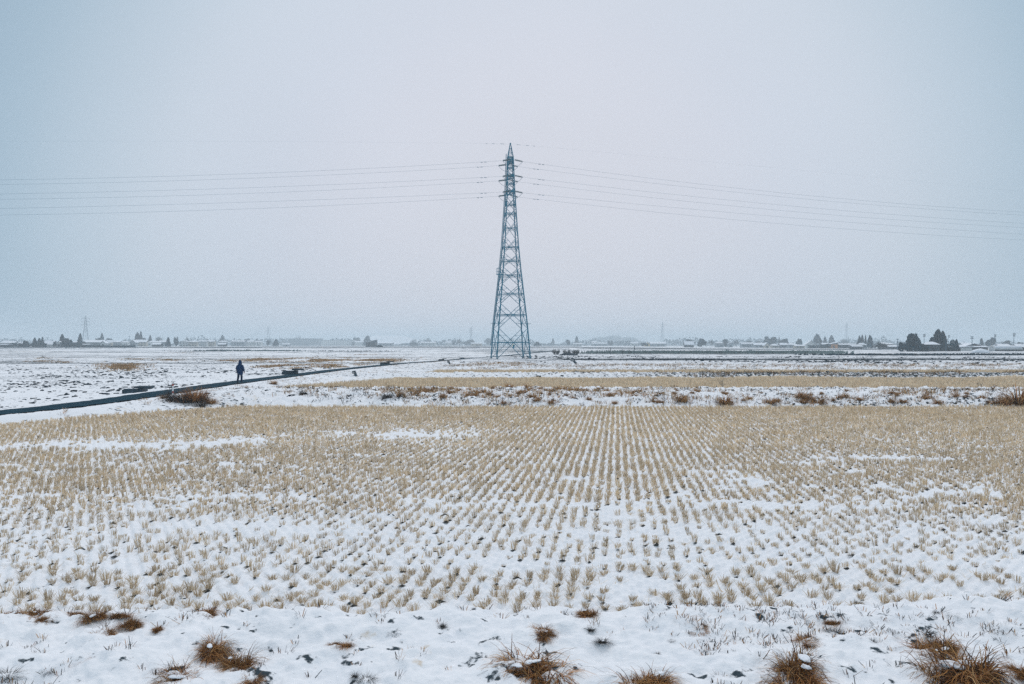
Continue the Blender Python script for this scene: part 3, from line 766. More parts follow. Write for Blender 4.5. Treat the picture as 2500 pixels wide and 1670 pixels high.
# ------------------------------------------------------------------ things along the lane
def culvert(px, py, w, h, slab, lab):
    x0, y0, z0 = hit(px, py)
    o = empty('culvert_box', (x0, y0, z0), 0.10, label=lab, cat='culvert', group='concrete culvert boxes along the lane')
    f = MB(); f.box((w * .3, 0, h * .45 - .1), (w * .62, .16, h * .9 + .2)); f.build('front_wall', M['concrete'], o)
    s = MB(); s.box((w * .62, .45, h * .45 - .1), (.18, 1.05, h * .9 + .2)); s.build('side_wall', M['concrete'], o)
    b_ = MB(); b_.box((0 - .07, .5, h * .35 - .1), (.14, 1.1, h * .7 + .2)); b_.build('end_wall', M['concrete'], o)
    if slab:
        l_ = MB(); l_.box((w * .72, .15, h * 1.18), (w * .56, .9, h * .36)); l_.box((w * .56, .15, h * 1.0), (.12, .5, h * .5)); l_.build('lid_slab', M['concrete'], o)
        g_ = MB(); g_.box((w * .16, .35, h * .6), (w * .26, .5, .10)); g_.build('snow_cap', M['snow'], o)
    return o
culvert(304, 961, 1.75, .36, True, 'dark concrete culvert box beside the lane, lying before the bush')
culvert(692, 915, 1.95, .44, True, 'dark concrete culvert box beside the lane just past the walker')
culvert(930, 890, 1.9, .36, True, 'dark culvert box beside the lane where it starts to bend')
culvert(1072, 880, 1.4, .26, True, 'small dark culvert box far up the bending lane')
culvert(1124, 875.5, 1.3, .22, False, 'smallest dark culvert box up the lane, short of the pylon')
def drain(px, py, s, lab):
    x0, y0, z0 = hit(px, py)
    o = empty('drain_outlet', (x0, y0, z0), 0, label=lab, cat='drain')
    w = MB(); w.add([(-.35 * s, 0, .62 * s), (.05 * s, 0, .66 * s), (.42 * s, -.5 * s, -.1), (.2 * s, -.5 * s, -.1), (-.35 * s, .25 * s, .62 * s), (.05 * s, .25 * s, .66 * s), (.42 * s, .0, -.1), (.2 * s, 0, -.1)],
                    [(0, 3, 2, 1), (4, 5, 6, 7), (0, 1, 5, 4), (1, 2, 6, 5), (2, 3, 7, 6), (3, 0, 4, 7)])
    w.build('wing_wall', M['concrete'], o)
    p = MB(); p.bar((-.28 * s, .1 * s, .42 * s), (-.05 * s, -.32 * s, .36 * s), .2 * s, 10); p.build('pipe', M['concrete_pale'], o)
drain(866, 919, .75, 'dark concrete drain outlet in the snowy slope below the lane')
drain(1400, 888, 1.2, 'dark slanting drain outlet on white ground beyond the pylon foot')
drain(1096, 890, .8, 'far small drain outlet in the bank where the lane bends')
x0, y0, z0 = hit(424, 962)
o = empty('marker_post', (x0, y0 - .1, z0), label='short white and red marker post in front of the tangled bush', cat='marker post')
p = MB(); p.bar((0, 0, -.1), (0, 0, .52), .075, 8); p.build('post', M['white_paint'], o)
p = MB(); p.bar((0, 0, .50), (0, 0, .60), .082, 8); p.bar((0, 0, .06), (0, 0, .18), .082, 8); p.build('band', M['red_paint'], o)

# ------------------------------------------------------------------ the walker
def skin_obj(name, pts, edges, mt, parent=None, sub=2, root=0, **k):
    """continuous skinned figure: pts = (x, y, z, radius)"""
    me = bpy.data.meshes.new(name)
    me.from_pydata([p[:3] for p in pts], edges, []); me.update()
    o = link(name, me, mt, parent, **k)
    md = o.modifiers.new('skin', 'SKIN'); md.use_smooth_shade = True
    sv = me.skin_vertices[0].data if me.skin_vertices else None
    if sv is None:
        bm = bmesh.new(); bm.from_mesh(me); bm.verts.layers.skin.verify(); bm.to_mesh(me); bm.free()
        sv = me.skin_vertices[0].data
    for i, p in enumerate(pts):
        r_ = p[3] if isinstance(p[3], tuple) else (p[3], p[3])
        sv[i].radius = r_; sv[i].use_root = (i == root)
    s = o.modifiers.new('sub', 'SUBSURF'); s.levels = sub; s.render_levels = sub
    return o
PX, PY = -21.15, 61.9
PZ = ROAD_Z + 0.03
# x right, y away from the camera (walking away), z up
B_ = [(0, 0, .90, (.15, .11)), (0, .02, 1.08, (.145, .105)), (0, .02, 1.26, (.14, .09)), (0, .03, 1.38, (.09, .07)), (0, .04, 1.50, (.055, .06)), (0, .06, 1.56, (.075, .085)), (0, .06, 1.65, (.08, .095)), (0, .05, 1.72, (.05, .06)),
      (-.09, .00, .84, (.095, .10)), (-.085, -.08, .48, (.062, .065)), (-.09, -.26, .14, (.034, .036)), (-.09, -.21, .06, (.03, .025)), (-.09, -.13, .05, (.028, .02)),
      (.09, .00, .84, (.095, .10)), (.09, .13, .47, (.062, .065)), (.09, .10, .12, (.034, .036)), (.09, .15, .055, (.03, .025)), (.09, .22, .045, (.028, .02)),
      (-.16, .02, 1.36, (.05, .05)), (-.25, .03, 1.12, (.042, .045)), (-.235, .14, .90, (.036, .04)), (-.235, .17, .82, (.028, .04)),
      (.16, .02, 1.36, (.05, .05)), (.30, -.04, 1.12, (.042, .045)), (.36, -.05, .90, (.036, .04)), (.375, -.05, .82, (.028, .04))]
E_ = [(0, 1), (1, 2), (2, 3), (3, 4), (4, 5), (5, 6), (6, 7), (0, 8), (8, 9), (9, 10), (10, 11), (11, 12), (0, 13), (13, 14), (14, 15), (15, 16), (16, 17), (3, 18), (18, 19), (19, 20), (20, 21), (3, 22), (22, 23), (23, 24), (24, 25)]
def hand(i, sx):
    hx, hy, hz, _ = B_[i]
    for k, (dy, ln) in enumerate(((-.027, .070), (-.009, .080), (.009, .076), (.027, .060))):
        a = len(B_); B_.append((hx + sx * .004, hy + dy, hz - .045, .0095)); B_.append((hx - sx * .004, hy + dy * 1.05 + .006, hz - .045 - ln * .5, .0088)); B_.append((hx - sx * .022, hy + dy + .012, hz - .045 - ln, .0075))
        E_.extend([(i, a), (a, a + 1), (a + 1, a + 2)])
    a = len(B_); B_.append((hx - sx * .006, hy + .045, hz - .005, .0105)); B_.append((hx - sx * .016, hy + .062, hz - .045, .0085)); E_.extend([(i, a), (a, a + 1)])
hand(21, -1); hand(25, 1)
walker = skin_obj('person', B_, E_, M['skin'], loc=(PX, PY, PZ), label='person in a dark navy hooded coat walking along the wet lane, seen from behind', cat='person')
walker.rotation_euler = (0, 0, R(-4))
def ell(cx, cy, z, a, b_, n=20, ph=0, wob=.0):
    return [(cx + (a * (1 + wob * math.sin(3 * t + ph))) * math.cos(t), cy + b_ * (1 + wob * math.cos(2 * t + ph)) * math.sin(t), z) for t in [2 * math.pi * k / n for k in range(n)]]
mb = MB()
mb.rings([ell(.02, .0, .62, .205, .175, ph=1, wob=.06), ell(.01, 0, .72, .225, .185, ph=1, wob=.05), ell(0, 0, .82, .235, .19, ph=2, wob=.04), ell(0, .0, .95, .245, .185, ph=.5, wob=.03), ell(0, .0, 1.10, .25, .175, ph=1.4, wob=.03), ell(0, .01, 1.25, .255, .165, ph=.2, wob=.03), ell(0, .02, 1.36, .235, .145, ph=2, wob=.02), ell(0, .03, 1.43, .165, .12), ell(0, .04, 1.49, .10, .09), ell(0, .04, 1.53, .085, .085)])
coat = mb.build('coat', M['navy'], walker, smooth=True)
s_ = coat.modifiers.new('sub', 'SUBSURF'); s_.render_levels = 1
# sleeves
skin_obj('sleeve', [(-.19, .02, 1.385, .085), (-.265, .03, 1.12, .082), (-.25, .13, .92, .07), (-.243, .16, .865, .062)], [(0, 1), (1, 2), (2, 3)], M['navy'], walker, 2)
skin_obj('sleeve', [(.19, .02, 1.385, .085), (.295, -.04, 1.12, .08), (.355, -.05, .92, .062), (.368, -.05, .865, .055)], [(0, 1), (1, 2), (2, 3)], M['navy'], walker, 2)
mb = MB()
mb.rings([ell(0, .03, 1.42, .15, .13), ell(0, .04, 1.50, .135, .135, wob=.02), ell(0, .05, 1.58, .128, .14), ell(0, .05, 1.66, .118, .132), ell(0, .04, 1.73, .088, .10), ell(-.005, .03, 1.775, .045, .055), ell(-.01, .02, 1.795, .012, .015)])
hd = mb.build('hood', M['navy'], walker, smooth=True); s_ = hd.modifiers.new('sub', 'SUBSURF'); s_.render_levels = 1
skin_obj('trousers', [(0, 0, .86, (.17, .13)), (-.09, .0, .80, (.105, .11)), (-.085, -.08, .48, (.092, .092)), (-.09, -.25, .10, (.082, .08)), (.09, 0, .80, (.105, .11)), (.09, .13, .47, (.085, .088)), (.09, .095, .07, (.078, .08))], [(0, 1), (1, 2), (2, 3), (0, 4), (4, 5), (5, 6)], M['trouser'], walker, 2)
skin_obj('boot', [(-.09, -.26, .15, .06), (-.09, -.27, .06, (.055, .055)), (-.09, -.18, .045, (.052, .045)), (-.09, -.08, .04, (.05, .035))], [(0, 1), (1, 2), (2, 3)], M['boot'], walker, 2)
skin_obj('boot', [(.09, .10, .14, .06), (.09, .085, .055, (.055, .055)), (.09, .17, .045, (.052, .045)), (.09, .27, .04, (.05, .035))], [(0, 1), (1, 2), (2, 3)], M['boot'], walker, 2)

# ------------------------------------------------------------------ the pylon
TX, TY, TZ = at(1246, 152.0), 152.0, 0.60
TA = R(11.6)
tower = empty('transmission_tower', (TX, TY, TZ), TA, label='tall teal steel lattice pylon carrying six conductors, in the middle of the snowy fields', cat='pylon')
PROF = [(0, 6.45), (6.6, 5.40), (16.0, 3.56), (21.6, 2.62), (31.7, 1.47), (38.5, .98)]
def hw(z): return np.interp(z, [p[0] for p in PROF], [p[1] for p in PROF]) / 2
def corner(i, z):
    h = float(hw(z)); sx, sy = ((-1, -1), (1, -1), (1, 1), (-1, 1))[i]
    return Vector((sx * h, sy * h, z))
LEVS = [0, 3.1, 8.4, 12.4, 15.9, 18.7, 21.3, 24.9, 27.7, 29.4, 32.0, 33.4, 34.9, 36.4, 37.6, 38.5]
for i in range(4):
    mb = MB(); zs = [0, 6.6, 16, 21.6, 31.7, 38.5]
    for a, b_ in zip(zs[:-1], zs[1:]):
        t = .18 if a < 16 else .15 if a < 25 else .13
        mb.bar(corner(i, a - (.25 if a == 0 else 0)), corner(i, b_), t)
    leg = mb.build('leg', M['steel'], tower)
    f = MB(); c0 = corner(i, 0); f.box((c0.x, c0.y, -.15), (.55, .55, .5)); f.build('footing', M['concrete_pale'], leg)
for i in range(4):
    j = (i + 1) % 4; mb = MB()
    mid = [0] + [(a + b_) / 2 for a, b_ in zip(LEVS[1:-1], LEVS[2:])]
    # X bracing that crosses at each horizontal
    for a, b_ in zip(mid[:-1], mid[1:]):
        t = .095 if a < 16 else .075
        mb.bar(corner(i, a), corner(j, b_), t); mb.bar(corner(j, a), corner(i, b_), t)
    mb.bar(corner(i, mid[-1]), corner(j, 38.5), .06); mb.bar(corner(j, mid[-1]), corner(i, 38.5), .06)
    # redundant members stiffening the big lower panels
    for a, b_ in zip(mid[:6], mid[1:7]):
        for f_ in (.22, .78):
            zq = a + (b_ - a) * f_
            for p, q in ((i, j), (j, i)):
                e0 = corner(p, zq); e1 = corner(p, a).lerp(corner(q, b_), f_) if f_ < .5 else corner(q, a).lerp(corner(p, b_), f_)
                mb.bar(e0, e1, .045)
                zq2 = a + (b_ - a) * (.40 if f_ < .5 else .60)
                mb.bar(corner(p, zq2), e1, .04)
    mb.build('face_bracing', M['steel'], tower)
for z in LEVS[1:]:
    mb = MB(); t = .17 if z < 4 else .10 if z < 22 else .085
    for i in range(4): mb.bar(corner(i, z), corner((i + 1) % 4, z), t)
    if z > 7:
        for i in range(4): mb.bar(corner(i, z - .25), corner((i + 1) % 4, z - .25), t * .7)
    mb.bar(corner(0, z), corner(2, z), .05); mb.bar(corner(1, z), corner(3, z), .05)
    mb.build('horizontal_frame', M['steel'], tower)
# peak
mb = MB(); top = Vector((0, 0, 41.0))
for i in range(4): mb.bar(corner(i, 38.5), top + Vector((math.copysign(.06, corner(i, 38.5).x), math.copysign(.06, corner(i, 38.5).y), 0)), .09)
for z, h in ((39.3, .36), (40.1, .20)):
    pts = [Vector((sx * h, sy * h, z)) for sx, sy in ((-1, -1), (1, -1), (1, 1), (-1, 1))]
    for i in range(4): mb.bar(pts[i], pts[(i + 1) % 4], .06)
    for i in range(4): mb.bar(corner(i, 38.5) if z < 40 else Vector((math.copysign(.36, pts[i].x), math.copysign(.36, pts[i].y), 39.3)), pts[(i + 1) % 4], .045)
mb.box((0, 0, 41.05), (.22, .22, .3))
mb.build('peak', M['steel'], tower)
# three pairs of crossarms pointing to and from the viewer
ARM = [37.5, 34.55, 31.6]; AR = 2.15
for z in ARM:
    for sgn in (-1, 1):
        mb = MB(); h = float(hw(z)); tip = Vector((0, sgn * AR, z + .05))
        for sx in (-1, 1):
            mb.bar((sx * h, sgn * h, z), tip + Vector((sx * .12, 0, 0)), .10)
            mb.bar((sx * h, sgn * h, z + 1.05), tip + Vector((sx * .10, 0, .05)), .085)
            for f in (.3, .6):
                a = Vector((sx * h, sgn * h, z)).lerp(tip, f); b_ = Vector((sx * h, sgn * h, z + 1.05)).lerp(tip, f)
                mb.bar(a, b_, .05); mb.bar(a, Vector((sx * h, sgn * h, z + 1.05)).lerp(tip, f - .28), .045)
        for f in (.02, .35, .65):
            mb.bar(Vector((-h, sgn * h, z)).lerp(tip, f), Vector((h, sgn * h, z)).lerp(tip, f), .055)
        mb.box((tip.x, tip.y, tip.z), (.5, .12, .14))
        mb.build('crossarm', M['steel'], tower)
# ladder on the corner that shows left, with its guide pipe
mb = MB(); lo = Vector((-.10, 0, 0))
def lad(z): c0 = corner(3, z); return Vector((c0.x - .22, c0.y, z))
for a, b_ in zip([2.5, 6.6, 16, 21.6, 31.7], [6.6, 16, 21.6, 31.7, 39.2]):
    for dy in (-.17, .17): mb.bar(lad(a) + Vector((0, dy, 0)), lad(b_) + Vector((0, dy, 0)), .06)
for k in range(92):
    z = 2.7 + k * .397
    mb.bar(lad(z) + Vector((0, -.17, 0)), lad(z) + Vector((0, .17, 0)), .03)
mb.build('ladder', M['steel'], tower)
# rest platform with a railing cage
z = 15.9; c0 = corner(0, z); base = Vector((c0.x - .55, c0.y + .1, z))
pf = MB(); pf.box((base.x, base.y, z), (1.25, .9, .10)); pf.bar(base + Vector((-.45, 0, -.05)), corner(0, z - 1.2), .06)
pfo = pf.build('rest_platform', M['steel'], tower)
rl = MB()
for sx in (-.58, .1):
    for sy in (-.42, .42): rl.bar(base + Vector((sx, sy, 0)), base + Vector((sx, sy, 1.15)), .05)
for hz in (.55, 1.1):
    pts = [base + Vector((sx, sy, hz)) for sx, sy in ((-.58, -.42), (.1, -.42), (.1, .42), (-.58, .42))]
    for i in range(4): rl.bar(pts[i], pts[(i + 1) % 4], .045)
rl.bar(base + Vector((-.58, 0, 1.1)), base + Vector((-.25, 0, 1.4)), .045); rl.bar(base + Vector((-.25, 0, 1.4)), base + Vector((.1, 0, 1.1)), .045)
rl.build('railing', M['steel'], pfo)
for i in range(4):   # anti-climb bars round each leg
    mb = MB(); c0 = corner(i, 6.6 + (.15 if i > 1 else 0))
    mb.bar(c0 + Vector((-.68, -.1, 0)), c0 + Vector((.68, .1, 0)), .06); mb.bar(c0 + Vector((.1, -.6, -.05)), c0 + Vector((-.1, .6, -.05)), .05)
    for k in range(-3, 4): mb.bar(c0 + Vector((k * .2, 0, 0)), c0 + Vector((k * .2, 0, .22)), .025)
    mb.build('climbing_guard', M['steel'], tower)
sg = MB(); sg.box((0, -float(hw(2.3)) - .12, 2.35), (.30, .04, .65)); sg.build('notice_plate', M['steel'], tower)

# insulator strings, jumpers (parts of the pylon) and conductors (things of their own)
ca, sa = math.cos(TA), math.sin(TA)
U_ = Vector((ca, sa, 0)); NV = Vector((-sa, ca, 0))
def t_at_px(anchor, px):
    k = (px - 1250) / FPX
    return (k * anchor.y - anchor.x) / (U_.x - k * U_.y)
MEAS = {   # measured rows of each conductor: (x=600, x=0) and (x=1800, x=2500)
    (0, -1): (424, 439, 459.4, 518), (0, 1): (435.5, 450.5, 469.5, 525.5),
    (1, -1): (458.5, 473.6, 490.4, 545.5), (1, 1): (472.4, 486.6, 503.8, 555.5),
    (2, -1): (493.6, 509, 520.4, 572), (2, 1): (510, 525, 537, 586)}
NAME = {0: 'upper', 1: 'middle', 2: 'lower'}
for li, z in enumerate(ARM):
    for sgn in (-1, 1):
        anchor = Vector((TX, TY, TZ)) + NV * (sgn * AR) + Vector((0, 0, z + .05))
        ends = []
        for side in (-1, 1):
            ms_ = MEAS[(li, sgn)]
            pxs = (600, 0) if side < 0 else (1800, 2500); pys = ms_[:2] if side < 0 else ms_[2:]
            P = []
            for px, py in zip(pxs, pys):
                t = t_at_px(anchor, px); d = anchor.y + U_.y * t
                P.append((t, CAM_Z + (HOR - py) / FPX * d))
            t0 = side * 1.95; z0 = anchor.z - .30
            A = np.array([[t, t * t] for t, _ in P]) - np.array([[t0, t0 * t0]])
            sol = np.linalg.solve(A, np.array([zz - z0 for _, zz in P]))
            zt = lambda t: z0 + sol[0] * (t - t0) + sol[1] * (t * t - t0 * t0)
            T1 = P[1][0] * 1.35
            pts = []
            for t in np.linspace(t0, T1, 48): pts.append(Vector((anchor.x + U_.x * t, anchor.y + U_.y * t, zt(t))))
            mb = MB(); mb.tube(pts, .0105, 5)
            # vibration damper some metres out
            for tt in (5.2, 5.9):
                q = Vector((anchor.x + U_.x * side * tt, anchor.y + U_.y * side * tt, zt(side * tt) - .07)); mb.bar(q - U_ * .22, q + U_ * .22, .06, 6)
            mb.build('conductor_cable', M['wire'], None, label='%s thin conductor cable running %s from the pylon, on its %s crossarm' % (NAME[li], 'left' if side < 0 else 'right', 'near' if sgn < 0 else 'far'), cat='cable', group='conductor cables of the pylon')
            # insulator string: stacked sheds on a rod
            a0 = anchor + U_ * (side * .30) + Vector((0, 0, -.03)); a1 = pts[0]
            loc = lambda p: tower_inv @ p
            tower_inv = (Matrix.Translation((TX, TY, TZ)) @ Matrix.Rotation(TA, 4, 'Z')).inverted()
            ins = MB(); ins.bar(loc(a0), loc(a1), .05, 6)
            for k in range(13):
                f = .10 + .80 * k / 12; p = loc(a0.lerp(a1, f)); dd = (loc(a1) - loc(a0)).normalized()
                ins.bar(p, p + dd * .06, .29, 10, .12)
            ins.build('insulator_string', M['porcelain'], tower)
            ends.append(loc(a1))
        jp = MB(); pl = []
        for k in range(17):
            f = k / 16; p = ends[0].lerp(ends[1], f); p.z -= 1.05 * (1 - abs(2 * f - 1) ** 2.4); pl.append(p)
        jp.tube(pl, .022, 5); jp.build('jumper_loop', M['wire'], tower)
for side in (-1, 1):
    a = Vector((TX, TY, TZ + 41.0)); mb = MB()
    pts = [a + U_ * (side * t) + Vector((0, 0, -.035 * t - (.00012 * t * t if side < 0 else .00005 * t * t))) for t in np.linspace(0.2, 130, 40)]
    mb.tube(pts, .003, 4)
    for tt, ln in ((1.6, .35), (3.3, .30), (4.6, .2)): mb.bar(a + U_ * (side * (tt - ln)) + Vector((0, 0, -.035 * tt)), a + U_ * (side * (tt + ln)) + Vector((0, 0, -.035 * tt)), .05, 6)
    mb.build('earth_wire', M['wire'], None, label='hair-thin earth wire running %s from the very top of the pylon' % ('left' if side < 0 else 'right'), cat='cable')

# ------------------------------------------------------------------ far pylons
def far_pylon(px, top_py, d, lab):
    x0 = at(px, d); z0 = ground(x0, d); Ht = CAM_Z + (HOR - top_py) / FPX * d - z0
    o = empty('transmission_tower', (x0, d, z0), R(20), label=lab, cat='pylon', group='far pylons in the haze')
    def cn(i, f):
        h = np.interp(f, [0, .5, .75, .95, 1], [4.2, 1.9, 1.0, .6, .15]); sx, sy = ((-1, -1), (1, -1), (1, 1), (-1, 1))[i]
        return Vector((sx * h, sy * h, f * Ht))
    mb = MB(); fs = [0, .12, .25, .38, .5, .6, .68, .75, .82, .88, .95, 1]
    for i in range(4):
        l_ = MB()
        for a, b_ in zip(fs[:-1], fs[1:]): l_.bar(cn(i, a), cn(i, b_), .21)
        l_.build('leg', M['steel_far'], o)
        for a, b_ in zip(fs[:-1], fs[1:]):
            mb.bar(cn(i, a), cn((i + 1) % 4, b_), .10); mb.bar(cn((i + 1) % 4, a), cn(i, b_), .10); mb.bar(cn(i, b_), cn((i + 1) % 4, b_), .12)
    mb.build('bracing', M['steel_far'], o)
    for f in (.70, .80, .90):
        a = MB(); z = f * Ht
        for s in (-1, 1):
            a.bar((s * .6, s * .3, z), (s * 4.6, s * 1.4, z + .3), .22); a.bar((s * .6, s * .3, z + 1.4), (s * 4.6, s * 1.4, z + .4), .18); a.bar((s * 4.6, s * 1.4, z + .3), (s * 4.6, s * 1.4, z - 1.6), .22)
        a.build('crossarm', M['steel_far'], o)
far_pylon(209, 771, 1000, 'clearest of the far pylons, above the long snowy roofs')
far_pylon(655, 797, 1500, 'faint far pylon rising beside the pale school')
far_pylon(1150, 798, 1650, 'faint far pylon nearest the big pylon')
far_pylon(1617, 786, 1750, 'very faint far pylon above the snowy roofs past the reeds')
far_pylon(2067, 787, 1800, 'very faint far pylon between the orange house and the dark conifers')

# ------------------------------------------------------------------ trees
def crown_mesh(kind, n, s, seed):
    r_ = np.random.default_rng(seed)
    if kind == 'round':
        cl = r_.normal(0, 1, (14, 3)); cl /= np.linalg.norm(cl, axis=1)[:, None]; cl *= r_.uniform(.35, .72, (14, 1)); cl[:, 2] *= .95
        w = r_.uniform(.22, .42, 14); k = r_.integers(0, 14, n)
        p = r_.normal(0, 1, (n, 3)); p /= np.linalg.norm(p, axis=1)[:, None]; p *= (r_.random((n, 1)) ** .4)
        P = cl[k] + p * w[k][:, None]; P[:, 2] = P[:, 2] * .48 + .52
    elif kind == 'cone':
        f = r_.random(n) ** .8; tier = np.floor(f * 7) / 7
        rad = np.sqrt(np.clip(1 - f, 0, 1)) * (1 - .25 * f) * (.74 + .26 * (1 - (f - tier) * 7)) + .03
        a = r_.random(n) * 6.283; lob = 1 + .22 * np.sin(3 * a + seed) * (1 - f) + .18 * np.sin(5 * a + 9 * tier)
        rr = rad * np.sqrt(r_.uniform(.25, 1, n)) * lob
        P = np.stack([rr * np.cos(a), rr * np.sin(a), .06 + f * .94], 1)
    else:   # bare, airy crown of twig sprays
        cl = r_.normal(0, 1, (20, 3)); cl /= np.linalg.norm(cl, axis=1)[:, None]; cl *= r_.uniform(.3, .85, (20, 1))
        k = r_.integers(0, 20, n); P = cl[k] + r_.normal(0, .16, (n, 3)); P[:, 2] = np.abs(P[:, 2]) * .6 + .35
    a = r_.normal(0, 1, (n, 3)); a /= np.linalg.norm(a, axis=1)[:, None]
    b_ = np.cross(a, r_.normal(0, 1, (n, 3))); b_ /= np.linalg.norm(b_, axis=1)[:, None] + 1e-9
    sz = s * (.6 + .8 * r_.random((n, 1)))
    if kind == 'bare': a = a * np.array([[.5, .5, 1.4]]); b_ *= .22
    V = np.stack([P - a * sz, P + b_ * sz * .7, P + a * sz, P - b_ * sz * .7], 1).reshape(-1, 3)
    return np_mesh('crown', V, None, np.arange(n * 4).reshape(-1, 4))
CROWNS = {}
for kind, mt in (('round', 'leaf'), ('cone', 'leaf_blue'), ('bare', 'twig')):
    for q, (n, s) in (('hi', (2600, .07)), ('lo', (620, .13))):
        lst = []
        for i in range(3):
            me = crown_mesh(kind, n if kind != 'bare' else n * 2 // 3, s, 400 + i * 7 + len(kind)); me.materials.append(M[mt]); lst.append(me)
        CROWNS[kind, q] = lst
TRUNK = []
for i in range(2):
    mb = MB(); r_ = random.Random(i); mb.bar((0, 0, -.03), (.01, 0, .45), .075, 6, .05); mb.bar((.01, 0, .45), (0, .01, .85), .05, 6, .02)
    for k in range(6):
        a = r_.random() * 6.28; zz = r_.uniform(.25, .6); mb.bar((0, 0, zz), (math.cos(a) * .3, math.sin(a) * .3, zz + r_.uniform(.12, .3)), .03, 5, .01)
    me = mb.mesh('trunk'); me.materials.append(M['bark']); TRUNK.append(me)
NT = [0]
def tree(kind, px, wpx, top, d, lab, group=None):
    x0 = at(px, d); z0 = ground(x0, d) - .1; h = CAM_Z + (HOR - top) / FPX * d - z0; w = wpx * d / FPX * {'round': 1.05, 'cone': 1.35, 'bare': 1.0}[kind]
    o = empty({'round': 'evergreen_tree', 'cone': 'conifer_tree', 'bare': 'bare_tree'}[kind], (x0, d, z0), NT[0] * 2.4, label=lab, cat='tree', group=group or 'trees round the far houses')
    lst = CROWNS[kind, 'hi' if d < 600 else 'lo']
    c = link('crown', lst[NT[0] % 3], None, o); k = .5 if kind != 'bare' else .55
    c.scale = (w * k, w * k, h); 
    t = link('trunk', TRUNK[NT[0] % 2], None, o); t.scale = (h * .55, h * .55, h)
    NT[0] += 1
    return o
def hedge(px0, px1, top, d, lab, mt='leaf', name='hedge'):
    x0, x1 = at(px0, d), at(px1, d); z0 = ground((x0 + x1) / 2, d) - .1; h = CAM_Z + (HOR - top) / FPX * d - z0
    n = int(60 + 26 * (x1 - x0)); r_ = np.random.default_rng(int(px0))
    P = np.stack([r_.uniform(x0, x1, n), d + r_.uniform(-.9, .9, n), np.zeros(n)], 1)
    P[:, 2] = z0 + h * r_.random(n) ** .7 * (.72 + .45 * fbm(P[:, 0] * .35, P[:, 1] * 0, 3, 3))
    a = r_.normal(0, 1, (n, 3)); a /= np.linalg.norm(a, axis=1)[:, None]; b_ = np.cross(a, r_.normal(0, 1, (n, 3))); b_ /= np.linalg.norm(b_, axis=1)[:, None]
    sz = .45 * (.6 + .8 * r_.random((n, 1)))
    V = np.stack([P - a * sz, P + b_ * sz, P + a * sz, P - b_ * sz], 1).reshape(-1, 3)
    return link(name, np_mesh(name, V, None, np.arange(n * 4).reshape(-1, 4)), M[mt], label=lab, cat='hedge')
